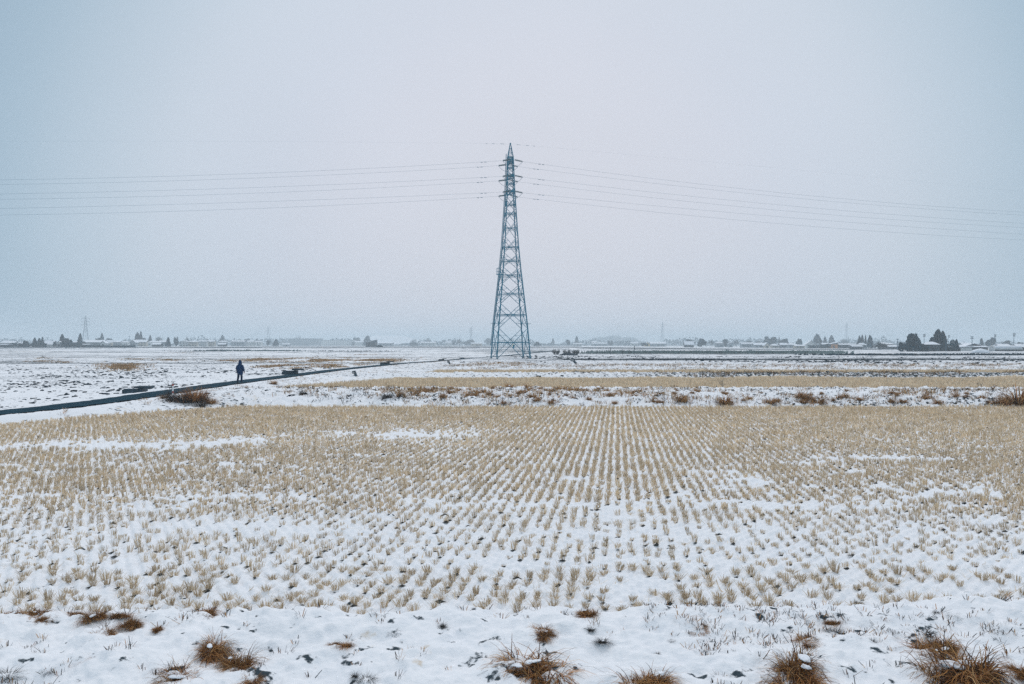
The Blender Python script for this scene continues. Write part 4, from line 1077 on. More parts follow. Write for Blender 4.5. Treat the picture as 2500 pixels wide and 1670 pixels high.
for t in [
 ('round', 61, 15, 829, 560, 'round dark evergreen in the dark grove by the left-hand houses'),
 ('cone', 85, 11, 825, 560, 'dark pointed evergreen, broader one of the pair beside the white shed'),
 ('cone', 96, 10, 826, 565, 'dark evergreen touching the broader one of the pair'),
 ('cone', 104, 7, 823, 570, 'narrow dark conifer, tallest of the grove beside the white shed'),
 ('round', 133, 10, 832, 540, 'small round clipped tree in front of the white shed'),
 ('cone', 152, 15, 817, 575, 'pointed conifer behind the big dark rounded tree'),
 ('round', 161, 24, 822, 560, 'big dark rounded tree past the white shed'),
 ('round', 172, 12, 826, 565, 'smaller rounded tree leaning on the big dark one'),
 ('cone', 196, 12, 816, 640, 'lone conical tree beside the clearest far pylon'),
 ('round', 240, 16, 822, 900, 'hazy low tree behind the long snowy roof'),
 ('cone', 249, 10, 815, 900, 'hazy pointed tree standing highest behind the long snowy roof'),
 ('round', 265, 22, 824, 930, 'wide hazy tree trailing off behind the snowy roofs'),
 ('bare', 305, 16, 826, 900, 'pale bare tree between two rows of snowy roofs'),
 ('cone', 336, 16, 814, 830, 'hazy conifer on the tall clump above the roofs'),
 ('cone', 344, 10, 812, 840, 'narrow hazy conifer, highest of the tall clump'),
 ('round', 352, 14, 822, 860, 'hazy rounded tree falling away from the tall clump'),
 ('cone', 367, 9, 820, 850, 'single hazy cone-shaped tree after the tall clump'),
 ('bare', 388, 24, 820, 980, 'wide pale bare tree behind the snowy terrace'),
 ('cone', 411, 11, 825, 660, 'darker small conifer standing before the snowy terrace'),
 ('round', 430, 13, 820, 760, 'round-headed hazy tree on a thin stem'),
 ('bare', 457, 15, 821, 1050, 'pale upright bare tree behind white flats'),
 ('bare', 506, 12, 824, 1100, 'pale bare tree behind the white flats, past the utility pole'),
 ('cone', 543, 14, 820, 1150, 'faint triangular tree behind a two-tier snowy roof'),
 ('round', 603, 26, 826, 1250, 'faint wide tree behind the long low snowy roofs'),
 ('cone', 628, 7, 828, 1100, 'tiny faint tree poking above the last low roof'),
 ('cone', 674, 13, 829, 950, 'little faint cone-shaped tree before the pale school'),
 ('round', 655, 10, 829, 1000, 'faint bush-like tree at the foot of the pylon by the school'),
 ('bare', 729, 18, 818, 1500, 'faint bare tree poking above the taller school block'),
 ('round', 870, 22, 821, 1450, 'faint rounded tree at the end of the long school block'),
 ('cone', 897, 20, 821, 1200, 'faint peaked tree behind the slanting dark barn'),
 ('bare', 1012, 22, 826, 1500, 'ghostly bare tree over low roofs, first of the ghostly trees'),
 ('bare', 1045, 16, 823, 1600, 'ghostly bare tree, taller one over the low roofs'),
 ('round', 1108, 10, 832, 1300, 'faint small tree beside a white gable'),
 ('bare', 1122, 14, 824, 1250, 'faint tall bare tree left of the grove under the pylon'),
 ('round', 1150, 36, 827, 1400, 'faint wide grove tree at the foot of the faint pylon'),
 ('round', 1192, 20, 824, 1600, 'ghostly tree beside the big pylon leg'),
 ('cone', 1312, 16, 835, 1000, 'small faint conifer just past the big pylon'),
 ('cone', 1350, 8, 827, 1500, 'tiny ghostly conifer on open haze'),
 ('round', 1386, 14, 828, 1150, 'faint rounded tree above the bare shrubs'),
 ('cone', 1408, 11, 822, 1350, 'faint pointed tree next to the rounded one above the shrubs'),
 ('round', 1490, 16, 830, 1250, 'faint tree before the far wood'),
 ('round', 1572, 24, 836, 900, 'low faint bush-like tree beside a yellow wall'),
 ('round', 1683, 30, 826, 950, 'faint broad tree behind the white tilted roof'),
 ('round', 1712, 25, 823, 800, 'round ball-shaped hazy tree beside the white tilted roof'),
 ('bare', 1736, 14, 827, 1050, 'faint bare tree past the ball-shaped tree'),
 ('round', 1771, 19, 825, 900, 'hazy tall tree between two small snowy roofs'),
 ('bare', 1797, 18, 827, 1000, 'faint bare tree past the two small snowy roofs'),
 ('round', 1828, 16, 830, 1100, 'faint low tree above the long flat snowy roof'),
 ('bare', 1850, 16, 829, 1100, 'faint thin tree above the end of the long flat roof'),
 ('round', 1880, 36, 819, 950, 'hazy high-crowned tree mass past the long flat roof'),
 ('cone', 1902, 5, 824, 900, 'thin dark spire tree between two broad crowns'),
 ('round', 1916, 26, 824, 880, 'hazy broad crown after the thin spire'),
 ('round', 1952, 18, 824, 820, 'hazy egg-shaped tree before the timbered house'),
 ('cone', 1995, 24, 818, 900, 'hazy peaked tree right behind the timbered house'),
 ('cone', 2014, 11, 824, 900, 'hazy cone tree between the timbered and orange houses'),
 ('cone', 2030, 16, 821, 950, 'hazy tree rising behind the orange house'),
 ('bare', 2060, 30, 826, 1150, 'pale bare trees behind the long roof past the orange house'),
 ('cone', 2098, 11, 822, 620, 'dark conifer, broadest and first of the dark conifer row'),
 ('cone', 2105, 10, 820, 625, 'dark conifer second in the dark conifer row'),
 ('cone', 2113, 6, 820, 620, 'thin spire in the dark conifer row'),
 ('cone', 2124, 15, 821, 615, 'dark egg-shaped conifer closing the dark conifer row'),
 ('bare', 2148, 34, 831, 410, 'dark spreading bare shrub-like tree before the farm grove'),
 ('round', 2199, 20, 833, 345, 'low round dark tree at the edge of the farm grove'),
 ('round', 2228, 45, 807, 330, 'biggest tree of the farm grove, dense, dark and dome-shaped'),
 ('round', 2252, 20, 836, 328, 'low dark bushy tree before the farmhouse with the white roof'),
 ('cone', 2290, 30, 806, 352, 'tall dark conifer behind the farmhouse, taller of two'),
 ('cone', 2302, 20, 810, 348, 'tall dark conifer, second of the two behind the farmhouse'),
 ('cone', 2275, 18, 824, 360, 'dark low shoulder tree leaning on the tall farm conifers'),
 ('round', 2326, 18, 827, 520, 'hazier rounded tree between the farm conifers and the small cone'),
 ('cone', 2335, 11, 829, 345, 'small dark cone tree at the end of the farm grove'),
 ('cone', 2396, 10, 827, 700, 'hazy cone tree behind the big barn roof'),
 ('round', 2424, 22, 822, 720, 'hazy tall tree below the first tall floodlight'),
 ('round', 2412, 14, 827, 700, 'hazy tree beside the first tall floodlight, lower one'),
 ('round', 2460, 24, 828, 700, 'hazy tree between the two tall floodlights'),
 ('round', 2490, 20, 834, 620, 'hazy low tree at the picture edge past the floodlights')]: tree(*t)
for h in [
 (28, 62, 838, 555, 'dark hedge running from the left-hand houses to the grove'),
 (62, 114, 837, 552, 'thick dark hedge under the grove beside the white shed'),
 (148, 200, 839, 550, 'thick dark hedge under the big rounded tree'),
 (200, 330, 844, 545, 'low dark hedge before the long snowy roofs'),
 (1975, 2022, 843, 640, 'dark hedge before the timbered house'),
 (2012, 2028, 840, 640, 'short tall hedge beside the orange house'),
 (2046, 2100, 843, 640, 'dark hedge past the orange house'),
 (2196, 2264, 845, 326, 'dark thicket at the feet of the farm grove'),
 (2245, 2265, 843, 327, 'dark shrub thicket beside the farmhouse'),
 (2296, 2334, 840, 342, 'dark thicket below the tall farm conifers')]: hedge(*h)
# far wood fading into the haze, one mass
n = 5200; Pw = np.stack([rng.uniform(at(1432, 2900), at(1575, 2900), n), rng.uniform(2800, 3050, n), np.zeros(n)], 1)
Pw[:, 2] = -2 + 31 * rng.random(n) * (.5 + .7 * fbm(Pw[:, 0] * .03, Pw[:, 1] * 0, 3, 4)) * sst(at(1425, 2900), at(1460, 2900), Pw[:, 0]) * (1 - .5 * sst(at(1530, 2900), at(1575, 2900), Pw[:, 0]))
a = rng.normal(0, 1, (n, 3)); a /= np.linalg.norm(a, axis=1)[:, None]; b_ = np.cross(a, rng.normal(0, 1, (n, 3))); b_ /= np.linalg.norm(b_, axis=1)[:, None]
V = np.stack([Pw - a * 3.4, Pw + b_ * 3.4, Pw + a * 3.4, Pw - b_ * 3.4], 1).reshape(-1, 3)
link('far_wood', np_mesh('far_wood', V, None, np.arange(n * 4).reshape(-1, 4)), M['leaf'], kind='stuff')
# woodland and gardens in the haze along the whole plain, read only as a soft band
n = 16000; ppx = rng.uniform(-300, 2800, n); dd = rng.uniform(1500, 2000, n)
hgt_ = 11 * (.25 + 1.1 * sst(.35, .7, fbm(ppx * .012, ppx * 0, 3, 8)) * (.5 + fbm(ppx * .07, dd * .01, 2, 9)))
Pw = np.stack([at(ppx, dd), dd, -1 + hgt_ * rng.random(n)], 1)
a = rng.normal(0, 1, (n, 3)); a /= np.linalg.norm(a, axis=1)[:, None]; b_ = np.cross(a, rng.normal(0, 1, (n, 3))); b_ /= np.linalg.norm(b_, axis=1)[:, None]
V = np.stack([Pw - a * 1.9, Pw + b_ * 1.9, Pw + a * 1.9, Pw - b_ * 1.9], 1).reshape(-1, 3)
link('far_trees', np_mesh('far_trees', V, None, np.arange(n * 4).reshape(-1, 4)), M['leaf'], kind='stuff')
# pale snowy rise behind the plain
hx = np.linspace(at(860, 2300), at(1040, 2300), 40); V = []
for j, (dy, f) in enumerate(((-160, 0), (-60, .75), (0, 1), (80, .8), (240, 0))):
    for i, xx in enumerate(hx):
        e_ = math.sin(math.pi * i / 39) ** .5
        V.append((xx, 2300 + dy, -3 + f * (CAM_Z + 3 + 21 / FPX * 2300) * e_ * (.9 + .2 * float(vnoise(np.array([i * .25]), np.array([j * .3]), 2)[0]))))
idx = np.arange(200).reshape(5, 40)
me = np_mesh('hills', V, None, np.stack([idx[:-1, :-1].ravel(), idx[:-1, 1:].ravel(), idx[1:, 1:].ravel(), idx[1:, :-1].ravel()], 1), smooth=True)
link('hills', me, M['snow'], kind='structure')
# dry reeds in a band beyond the fields, and dark grassy strips
def strip(name, px0, px1, d0, d1, h, n, mt, seed, top=None):
    r_ = np.random.default_rng(seed); fx = r_.random(n); fx = fx[r_.random(n) < np.clip(np.minimum(fx, 1 - fx) * 6, .06, 1) * (.35 + fbm(fx * 30, fx * 0, 3, seed + 9))]; n = len(fx); dd = r_.uniform(d0, d1, n); xx = at(px0 + fx * (px1 - px0), dd); zz = H0(xx, dd)
    P = np.stack([xx, dd, zz], 1); hh = h * (.55 + .6 * r_.random(n)) * (.6 + .8 * fbm(xx * .3, dd * .2, 3, seed)); w = .22 * (.6 + .8 * r_.random(n)); an = r_.random(n) * 3.14
    dx = np.stack([np.cos(an) * w, np.sin(an) * w, 0 * w], 1); up = np.stack([r_.normal(0, .12, n), r_.normal(0, .12, n), hh], 1)
    V = np.stack([P - dx, P + dx, P + dx * .5 + up, P - dx * .5 + up], 1).reshape(-1, 3)
    return link(name, np_mesh(name, V, None, np.arange(n * 4).reshape(-1, 4)), M[mt], kind='stuff')
strip('reeds', 1408, 2085, 236, 275, .75, 9000, 'reed', 5)
strip('dark_grass', 1940, 2700, 196, 214, .34, 3600, 'leaf', 6)
strip('field_edge_grass', 470, 740, 338, 346, .5, 900, 'reed', 7)
strip('field_edge_weeds', 380, 1010, 330, 338, .28, 900, 'leaf', 8)
for px, h, lab in [(1490, 1.9, 'thin grey stake standing before the band of reeds'), (1549, 2.2, 'thicker grey stake with a lump on top among the reeds'), (1520, 1.3, 'short grey stake between two taller ones at the reeds')]:
    x0, y0, z0 = hit(px, 866); mb = MB(); mb.bar((0, 0, -.2), (.02, 0, h), .10, 6); mb.box((0, 0, h + .04), (.2, .2, .1)); mb.bar((-.18, 0, h * .7), (.18, 0, h * .72), .05, 5)
    mb.build('stake', M['twig'], None, loc=(x0, y0, z0), label=lab, cat='stake')
def wall_run(px0, px1, d, h, lab):
    mb = MB(); xs_ = np.linspace(at(px0, d), at(px1, d), 24); V = []
    for xx in xs_:
        z0 = ground(xx, d)
        for yy, zz in ((d, z0 - .5), (d, z0 + h), (d + .35, z0 + h), (d + .35, z0 - .5)): V.append((xx, yy, zz))
    F = []
    for i in range(23):
        for k in range(4): F.append((i * 4 + k, i * 4 + (k + 1) % 4, (i + 1) * 4 + (k + 1) % 4, (i + 1) * 4 + k))
    F += [(0, 3, 2, 1), (92, 93, 94, 95)]
    mb.add(V, F); mb.build('retaining_wall', M['concrete'], None, label=lab, cat='wall')
wall_run(-160, 640, 500, .50, 'long low dark wall along the far field edge before the left-hand houses')
wall_run(640, 1420, 520, .55, 'low dark wall of the far road running behind the pylon')
wall_run(1420, 2180, 470, .50, 'low dark wall between the snowy strip and the houses past the reeds')

# ------------------------------------------------------------------ buildings
def building(px0, px1, roof_top, wall_top, d, wall, kind, lab, cat='house', storeys=1, win=3, depth=None, name=None, chim=False, rz=0.0):
    """kind: 'side' ridge across the view, 'gable' gable to the viewer, 'hip', 'flat', 'shed' one slope"""
    xa, xb = at(px0, d), at(px1, d); w = xb - xa; xc = (xa + xb) / 2; z0 = ground(xc, d) - .15
    zt = CAM_Z + (HOR - wall_top) / FPX * d - z0; zr = CAM_Z + (HOR - roof_top) / FPX * d - z0
    zt = max(zt, 1.8); zr = max(zr, zt + .25); dp = depth or min(max(w * .6, 5), 12)
    o = empty(name or 'house', (xc, d + dp / 2, z0), rz, label=lab, cat=cat, group='far snow-roofed buildings' if not name else None)
    W, Dp = w / 2, dp / 2; ov = .45
    mb = MB()
    if kind == 'gable': mb.add([(-W, -Dp, -.4), (W, -Dp, -.4), (W, Dp, -.4), (-W, Dp, -.4), (-W, -Dp, zt), (W, -Dp, zt), (W, Dp, zt), (-W, Dp, zt), (0, -Dp, zr - .1), (0, Dp, zr - .1)], [(0, 1, 5, 8, 4), (1, 2, 6, 5), (2, 3, 7, 9, 6), (3, 0, 4, 7), (3, 2, 1, 0), (4, 8, 9, 7), (8, 5, 6, 9)])
    elif kind == 'side': mb.add([(-W, -Dp, -.4), (W, -Dp, -.4), (W, Dp, -.4), (-W, Dp, -.4), (-W, -Dp, zt), (W, -Dp, zt), (W, Dp, zt), (-W, Dp, zt), (-W, 0, zr - .1), (W, 0, zr - .1)], [(0, 1, 5, 4), (1, 2, 6, 9, 5), (2, 3, 7, 6), (3, 0, 4, 8, 7), (3, 2, 1, 0), (4, 5, 9, 8), (8, 9, 6, 7)])
    else: mb.box((0, 0, zt / 2 - .2), (w, dp, zt + .4))
    mb.build('wall', M[wall], o)
    t = .22
    def slab(P, th):   # four corners + thickness
        V = [Vector(p) for p in P] + [Vector(p) + Vector((0, 0, th)) for p in P]
        return V, [(3, 2, 1, 0), (4, 5, 6, 7), (0, 1, 5, 4), (1, 2, 6, 5), (2, 3, 7, 6), (3, 0, 4, 7)]
    rf, ev = MB(), MB()
    def both(P):
        ev.add(*slab(P, .12)); rf.add(*slab([(p[0], p[1], p[2] + .123) for p in P], t))
    if kind == 'gable':
        s = (zr - zt) / W; e_ = ov * s
        both([(-W - ov, -Dp - ov, zt - e_), (0, -Dp - ov, zr), (0, Dp + ov, zr), (-W - ov, Dp + ov, zt - e_)]); both([(0, -Dp - ov, zr), (W + ov, -Dp - ov, zt - e_), (W + ov, Dp + ov, zt - e_), (0, Dp + ov, zr)])
    elif kind == 'side':
        s = (zr - zt) / Dp; e_ = ov * s
        both([(-W - ov, -Dp - ov, zt - e_), (W + ov, -Dp - ov, zt - e_), (W + ov, 0, zr), (-W - ov, 0, zr)]); both([(-W - ov, 0, zr), (W + ov, 0, zr), (W + ov, Dp + ov, zt - e_), (-W - ov, Dp + ov, zt - e_)])
    elif kind == 'hip':
        q = min(W * .55, Dp)
        V = [(-W - ov, -Dp - ov, zt), (W + ov, -Dp - ov, zt), (W + ov, Dp + ov, zt), (-W - ov, Dp + ov, zt), (-W + q, 0, zr), (W - q, 0, zr)]
        F = [(0, 1, 5, 4), (1, 2, 5), (2, 3, 4, 5), (3, 0, 4), (3, 2, 1, 0)]
        rf.add([(v[0], v[1], v[2] + .15) for v in V], F); ev.box((0, 0, zt + .07), (w + 2 * ov, dp + 2 * ov, .14))
    elif kind == 'shed':
        both([(-W - ov, -Dp - ov, zt), (W + ov, -Dp - ov, zr), (W + ov, Dp + ov, zr), (-W - ov, Dp + ov, zt)])
        ev.add([(-W, -Dp + .02, zt), (W, -Dp + .02, zt), (W, -Dp + .02, zr), (W, Dp - .02, zt), (W, Dp - .02, zr), (-W, Dp - .02, zt)], [(0, 1, 2), (1, 3, 4, 2), (3, 5, 4)])
    else:
        ev.box((0, 0, zt + .18), (w + .5, dp + .5, .36)); rf.box((0, 0, zt + .36 + .1), (w + .3, dp + .3, .2))
    ro = rf.build('roof', M['snow'], o); ev.build('eave', M['eave'], o)
    if chim:
        c = MB(); c.box((W * .4, 0, zr + .2), (.7, .7, 1.2)); c.build('chimney', M['wall_grey'], ro)
    sh = zt / storeys
    for s in range(storeys):
        for k in range(win):
            ww = MB(); xx = -W + (k + .5) * w / win
            ww.box((xx, -Dp - .02, s * sh + sh * .55), (min(1.7, w / win * .55), .10, min(1.3, sh * .45))); ww.build('window', M['glass'], o)
    if storeys <= 2 and win:
        dd_ = MB(); dd_.box((W * .12, -Dp - .025, .95), (.95, .09, 2.0)); dd_.build('door', M['wall_dark'], o)
    return o
for b in [
 (0, 22, 832, 838, 560, 'wall_grey', 'hip', 'snow-roofed house at the very left edge, with a wide white hip roof', 1, 3),
 (24, 36, 833, 837, 620, 'wall_grey', 'side', 'small house behind the left-edge house, its roof just showing', 1, 2),
 (45, 56, 835, 839, 600, 'wall_dark', 'side', 'small low roof above the dark hedge by the grove', 1, 1),
 (0, 17, 841, 844, 540, 'wall_dark', 'side', 'low snow-covered shed in front of the left-edge house', 1, 0),
 (114, 131, 840, 842, 555, 'wall_white', 'side', 'low white outbuilding beside the white gabled shed', 1, 0),
 (108, 130, 832, 838, 640, 'wall_dark', 'side', 'wide snowy roof behind the low white outbuilding', 1, 2),
 (137, 150, 834, 838, 560, 'wall_white', 'gable', 'white gabled shed between the clipped tree and the big rounded tree', 1, 1),
 (178, 200, 834, 836, 640, 'wall_dark', 'side', 'dark low roof between the rounded tree and the lone conical tree', 1, 1),
 (203, 250, 831, 836, 650, 'wall_grey', 'side', 'long farm building with one unbroken snowy roof under the clear pylon', 1, 5),
 (245, 258, 833, 838, 640, 'wall_white', 'gable', 'small white gable at the end of the long snowy roof', 1, 1),
 (200, 217, 841, 843, 580, 'wall_dark', 'side', 'low snow-covered shed before the long farm building', 1, 0),
 (259, 273, 831, 836, 760, 'wall_beige', 'side', 'beige house right after the long farm building', 1, 2),
 (276, 293, 833, 835, 740, 'wall_grey', 'side', 'flat-looking snowy roof in the terrace, first of the terrace', 1, 3),
 (295, 312, 833, 836, 740, 'wall_white', 'hip', 'white-walled terrace house with a hip roof', 1, 3),
 (317, 331, 831, 836, 700, 'wall_grey', 'gable', 'gabled snowy house under the tall hazy clump', 1, 2),
 (329, 357, 830, 835, 760, 'wall_beige', 'side', 'beige house with broad snowy roof below the tall hazy clump', 2, 4),
 (361, 386, 832, 836, 740, 'wall_white', 'hip', 'wide white-roofed house after the single cone tree', 1, 3),
 (388, 407, 832, 835, 760, 'wall_grey', 'side', 'grey house with a thin snowy roof behind the dark small conifer', 1, 3),
 (371, 391, 838, 841, 660, 'wall_dark', 'side', 'low snow-roofed garage in front of the wide white-roofed house', 1, 1),
 (437, 460, 832, 835, 800, 'wall_white', 'gable', 'white house with a shallow gable beside the round-headed tree', 2, 3),
 (461, 480, 832, 835, 800, 'wall_beige', 'hip', 'beige house with a shallow snowy hip roof in the pale row', 2, 3),
 (486, 504, 832, 834, 780, 'wall_white', 'side', 'white flats beside the utility pole', 3, 4),
 (505, 523, 831, 834, 800, 'wall_beige', 'side', 'beige flats past the utility pole', 3, 4),
 (534, 552, 832, 835, 820, 'wall_grey', 'hip', 'house with two tiers of snowy roof, upper tier', 2, 2),
 (532, 550, 838, 841, 780, 'wall_dark', 'side', 'lower snowy roof in front of the two-tier house', 1, 2),
 (564, 596, 832, 834, 900, 'wall_grey', 'side', 'long grey building with a thin snowy roof', 1, 5),
 (603, 619, 832, 834, 950, 'wall_white', 'side', 'white low building past the long grey one', 1, 3),
 (621, 638, 832, 835, 950, 'wall_white', 'hip', 'last white hip-roofed house before the school pylon', 1, 3),
 (690, 707, 839, 841, 950, 'wall_grey', 'side', 'small snowy shed in front of the school', 1, 1),
 (860, 895, 833, 835, 1400, 'wall_white', 'side', 'pale faint hall joined to the end of the school', 1, 4),
 (924, 958, 836, 838, 1000, 'wall_grey', 'side', 'low faint building with a ruler-straight snowy roof by the car', 1, 4),
 (1000, 1020, 834, 838, 1200, 'wall_dark', 'gable', 'faint wide gable under the ghostly trees', 1, 2),
 (1028, 1063, 835, 837, 1150, 'wall_white', 'side', 'faint long white building under the ghostly trees', 1, 4),
 (1087, 1102, 832, 837, 1300, 'wall_white', 'hip', 'faint white house with a bright snowy roof beside the faint tall tree', 1, 2),
 (1150, 1176, 837, 839, 1050, 'wall_beige', 'side', 'faint beige hut with a bright flat roof beside the big pylon', 1, 3),
 (1250, 1256, 839, 841, 900, 'wall_yellow', 'gable', 'tiny yellow hut seen between the legs of the big pylon', 1, 1),
 (1400, 1420, 838.5, 840, 1050, 'wall_white', 'side', 'faint low building with a bright roof above the bare shrubs', 1, 3),
 (1444, 1461, 832, 835, 1350, 'wall_grey', 'hip', 'faint snowy roof at the edge of the far wood', 1, 2),
 (1446, 1482, 837, 839, 1150, 'wall_grey', 'side', 'faint long roof below the far wood', 1, 3),
 (1540, 1558, 836, 838, 1050, 'wall_white', 'side', 'faint white house before the yellow wall', 1, 2),
 (1575, 1586, 836, 840, 950, 'wall_yellow', 'gable', 'faint pale yellow gable beyond the reeds', 1, 1),
 (1588, 1625, 835, 839, 950, 'wall_grey', 'side', 'faint row house with a sloping snowy roof past the yellow gable', 1, 3),
 (1672, 1694, 834, 841, 740, 'wall_dark', 'side', 'dark house with a bright steep snowy roof beside the ball-shaped tree', 1, 2),
 (1748, 1767, 835, 838, 820, 'wall_grey', 'hip', 'small hazy house with a curved-looking snowy roof', 1, 2),
 (1778, 1790, 836, 839, 830, 'wall_grey', 'shed', 'small shed with one tilted snowy roof', 1, 1),
 (1811, 1840, 837, 839.5, 740, 'wall_grey', 'side', 'long flat-roofed workshop with a straight white roof line', 1, 5),
 (1841, 1867, 838, 842, 720, 'wall_grey', 'side', 'white-roofed shed joined to the long workshop', 1, 2),
 (1867, 1878, 837, 843, 680, 'wall_beige', 'gable', 'beige cottage gable past the long workshop', 1, 1),
 (1884, 1902, 840, 844, 690, 'wall_beige', 'hip', 'rounded beige cottage beside the cottage gable', 1, 2),
 (1905, 1922, 838, 842, 690, 'wall_grey', 'side', 'grey cottage with a short snowy roof under the broad crown', 1, 2),
 (1925, 1945, 838, 842, 680, 'wall_grey', 'hip', 'grey house with a low hip roof before the egg-shaped tree', 1, 2),
 (1941, 1965, 842.5, 844.5, 620, 'wall_beige', 'side', 'low beige shed with a thick snowy roof before the timbered house', 1, 2),
 (1968, 1992, 832, 841, 650, 'wall_white', 'gable', 'white two-storey house with a dark-edged steep gable', 2, 2),
 (2025, 2045, 836, 841, 640, 'wall_orange', 'shed', 'bright orange house with one tilted snowy roof', 1, 1),
 (2008, 2024, 838, 841, 700, 'wall_dark', 'side', 'snowy roof just before the orange house', 1, 1),
 (2049, 2094, 840, 842, 640, 'wall_dark', 'side', 'long dark building with a thin white roof past the orange house', 1, 4),
 (2098, 2116, 838, 842, 600, 'wall_grey', 'hip', 'snowy hip-roofed house under the dark conifer row', 1, 2),
 (2081, 2105, 844, 847, 560, 'wall_dark', 'side', 'low snow-covered shed in front of the dark conifer row', 1, 1),
 (2150, 2164, 837, 840, 560, 'wall_dark', 'side', 'small snowy roof behind the spreading bare tree', 1, 1),
 (2166, 2182, 838, 841, 540, 'wall_dark', 'hip', 'snowy hip roof before the farm grove', 1, 1),
 (2168, 2190, 844, 847, 480, 'wall_dark', 'side', 'lower snowy roof just before the farm grove', 1, 1),
 (2264, 2293, 835, 842, 338, 'wall_dark', 'hip', 'dark farmhouse with a bright white roof among the tall farm conifers', 2, 3),
 (2348, 2362, 837, 840, 620, 'wall_grey', 'side', 'hazy low house past the farm grove', 1, 2),
 (2352, 2404, 839, 850, 440, 'wall_dark', 'gable', 'big barn with a wide dark gable and snowy slopes', 1, 3),
 (2347, 2373, 849, 851.5, 365, 'wall_white', 'shed', 'white flat-sided shed before the big barn, with a small dark opening', 1, 0),
 (2372, 2412, 848, 853, 380, 'wall_dark', 'side', 'dark low barn with a snowy roof between the mound and the big barn', 1, 1),
 (2440, 2465, 841, 845, 420, 'wall_dark', 'side', 'snowy-roofed shed behind the arched greenhouse', 1, 2),
 (2484, 2510, 841, 847, 390, 'wall_dark', 'side', 'snowy-roofed shed at the very right edge', 1, 2),
 (2310, 2345, 853, 855, 345, 'wall_dark', 'side', 'long low snow-topped woodshed below the farm conifers', 1, 0)]:
    building(b[0], b[1], b[2], b[3], b[4], b[5], b[6], b[7], storeys=b[8], win=b[9], chim=(b[4] < 700 and b[9] == 2))
building(705, 785, 826, 827, 1450, 'wall_grey', 'flat', 'tall pale school block of four storeys, the higher of the two blocks', 'school', 4, 14, 14, 'school_building')
building(784, 866, 829.5, 830.5, 1400, 'wall_white', 'flat', 'long pale school block of three storeys with a dark roof line', 'school', 3, 16, 14, 'school_building')
building(893, 917, 830, 837, 700, 'wall_dark', 'shed', 'faint blue-grey barn with one steep slanting roof by the parked car', 'barn', 1, 1, 10, 'barn')
# hoop greenhouse and snow mound on the right
d = 352; x0, x1 = at(2428, d), at(2505, d); z0 = ground((x0 + x1) / 2, d)
o = empty('greenhouse', (x0, d, z0), R(8), label='arched plastic greenhouse with a snow-covered back and white end hoop', cat='greenhouse')
mb = MB(); Lg = x1 - x0; rr = [[(xx, 1.6 + 1.6 * math.cos(math.pi * k / 11), 2.3 * math.sin(math.pi * k / 11) - .05) for k in range(12)] for xx in np.linspace(0, Lg, 9)]
mb.rings(rr); mb.build('cover', M['film'], o, smooth=False)
mb = MB(); mb.tube([(-.1, 1.6 + 1.66 * math.cos(math.pi * k / 14), 2.38 * math.sin(math.pi * k / 14)) for k in range(15)], .13, 6); mb.build('end_hoop', M['white_paint'], o)
mb = MB(); mb.box((Lg * .5, -.25, .35), (Lg, .25, .75)); mb.build('skirt_board', M['wall_dark'], o)
mb = MB(); mb.rings([[(xx, 1.6 + 1.25 * math.cos(math.pi * k / 11), 1.35 + 1.12 * math.sin(math.pi * k / 11) + .12 * float(vnoise(np.array([xx * .4]), np.array([k * .5]), 4)[0])) for k in range(12)] for xx in np.linspace(.6, Lg * .98, 14)])
mb.build('snow_cover', M['snow'], o, smooth=True)
mound('snow_mound', 2393, 861.5, 6.6, 4.0, 1.45, M['snow'], 'smooth white snow mound with a pointed top before the dark low barn', 'snow mound')

# ------------------------------------------------------------------ poles, floodlights, car
def pole(px, top, d, lab, arms=1):
    x0 = at(px, d); z0 = ground(x0, d); h = CAM_Z + (HOR - top) / FPX * d - z0
    o = empty('utility_pole', (x0, d, z0), R(15), label=lab, cat='utility pole')
    mb = MB(); mb.bar((0, 0, -.3), (0, 0, h), .32, 8, .22); mb.build('post', M['concrete_pale'] if False else M['steel_far'], o)
    for k in range(arms):
        a = MB(); a.bar((-1.1, 0, h - .35 - k * .8), (1.1, 0, h - .35 - k * .8), .16, 5)
        ao = a.build('crossarm', M['steel_far'], o)
        for xx in (-1, -.4, .4, 1):
            s = MB(); s.bar((xx, 0, h - .3 - k * .8), (xx, 0, h - .02 - k * .8), .14, 6); s.build('insulator', M['porcelain'], ao)
for p in [(52, 824, 600, 'dark utility pole above the small roof by the grove', 1), (316, 821, 760, 'utility pole over the terrace, before the gabled house', 1), (493, 818, 760, 'tall utility pole in front of the white flats', 2), (2373, 821, 400, 'dark utility pole with two crossarms before the big barn', 2), (2191, 827, 430, 'utility pole at the edge of the farm grove', 1), (2309, 833, 335, 'pale slim pole beside the tall farm conifers', 0), (2229, 849, 322, 'short pale pole before the biggest farm tree', 0), (116, 824, 700, 'thin faint pole behind the white shed', 1)]: pole(*p)
def flood(px, top, d, lab):
    x0 = at(px, d); z0 = ground(x0, d); h = CAM_Z + (HOR - top) / FPX * d - z0
    o = empty('floodlight_mast', (x0, d, z0), R(10), label=lab, cat='floodlight', group='floodlight masts beyond the farm')
    mb = MB(); mb.bar((0, 0, -.3), (0, 0, h), .62, 8, .36); mb.build('mast', M['steel_far'], o)
    mb = MB()
    for k in range(3): mb.bar((-1.1, 0, h - .5 - k * 1.1), (1.1, 0, h - .5 - k * 1.1), .22, 5)
    fr = mb.build('lamp_frame', M['steel_far'], o)
    for k in range(3):
        for xx in (-.9, -.3, .3, .9):
            s = MB(); s.bar((xx, -.15, h - .45 - k * 1.1), (xx, -.55, h - .65 - k * 1.1), .55, 8, .62); s.build('lamp', M['eave'], fr)
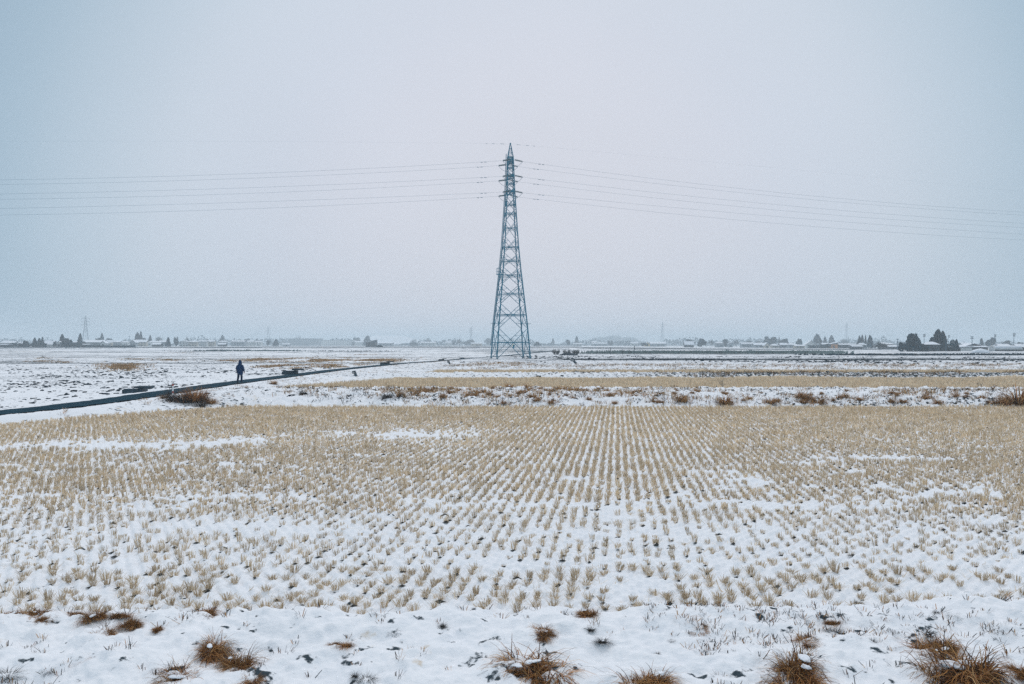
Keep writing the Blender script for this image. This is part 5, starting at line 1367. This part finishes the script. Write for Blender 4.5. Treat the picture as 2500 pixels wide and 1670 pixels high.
flood(2256, 815, 800, 'floodlight mast showing between the big dome tree and the tall conifers')
flood(2316, 818, 950, 'faint wide-headed floodlight mast just past the tall conifers')
flood(2429, 816, 800, 'floodlight mast with a dark oval head above the hazy trees')
flood(2475, 813, 760, 'tallest floodlight mast, its dark head clear of the trees near the edge')
# dark car on the far road
d = 505; x0 = at(929, d); z0 = ground(x0, d) + .12
o = empty('car', (x0, d - 2, z0), 0, label='small dark car on the far road by the straight-roofed building', cat='car')
prof = [(-1.95, .35), (-1.95, .85), (-1.45, 1.0), (-.95, 1.52), (.75, 1.55), (1.55, 1.0), (1.95, .9), (1.95, .35)]
mb = MB(); V = [(px_, -.8, pz_) for px_, pz_ in prof] + [(px_, .8, pz_) for px_, pz_ in prof]; n_ = len(prof)
mb.add(V, [tuple(range(n_ - 1, -1, -1))[::-1], tuple(range(2 * n_ - 1, n_ - 1, -1))] + [(k, n_ + k, n_ + (k + 1) % n_, (k + 1) % n_) for k in range(n_)]); mb.build('body', M['car_paint'], o)
for xx, w in ((-.55, .75), (.35, .8)):
    wn_ = MB(); wn_.box((xx, -.81, 1.22), (w, .04, .38)); wn_.build('window', M['glass'], o)
for xx in (-1.2, 1.2):
    for yy in (-.75, .75):
        wh = MB(); wh.bar((xx, yy - .1, .33), (xx, yy + .1, .33), .52, 14); wo = wh.build('wheel', M['tyre'], o)

# ------------------------------------------------------------------ haze: one still box of pale air round everything
hm = bpy.data.materials.new('haze'); hm.use_nodes = True
hn, hl = hm.node_tree.nodes, hm.node_tree.links; hn.clear()
ho = hn.new('ShaderNodeOutputMaterial'); pv = hn.new('ShaderNodeVolumePrincipled')
pv.inputs['Color'].default_value = (0.83, 0.92, 0.98, 1); pv.inputs['Density'].default_value = 0.00058; pv.inputs['Anisotropy'].default_value = 0.0
hl.new(pv.outputs[0], ho.inputs['Volume'])
mb = MB(); mb.box((0, 2400, 24), (60000 if False else 54000, 5800 + 200, 60)); hz = mb.build('haze', hm, None, kind='stuff')
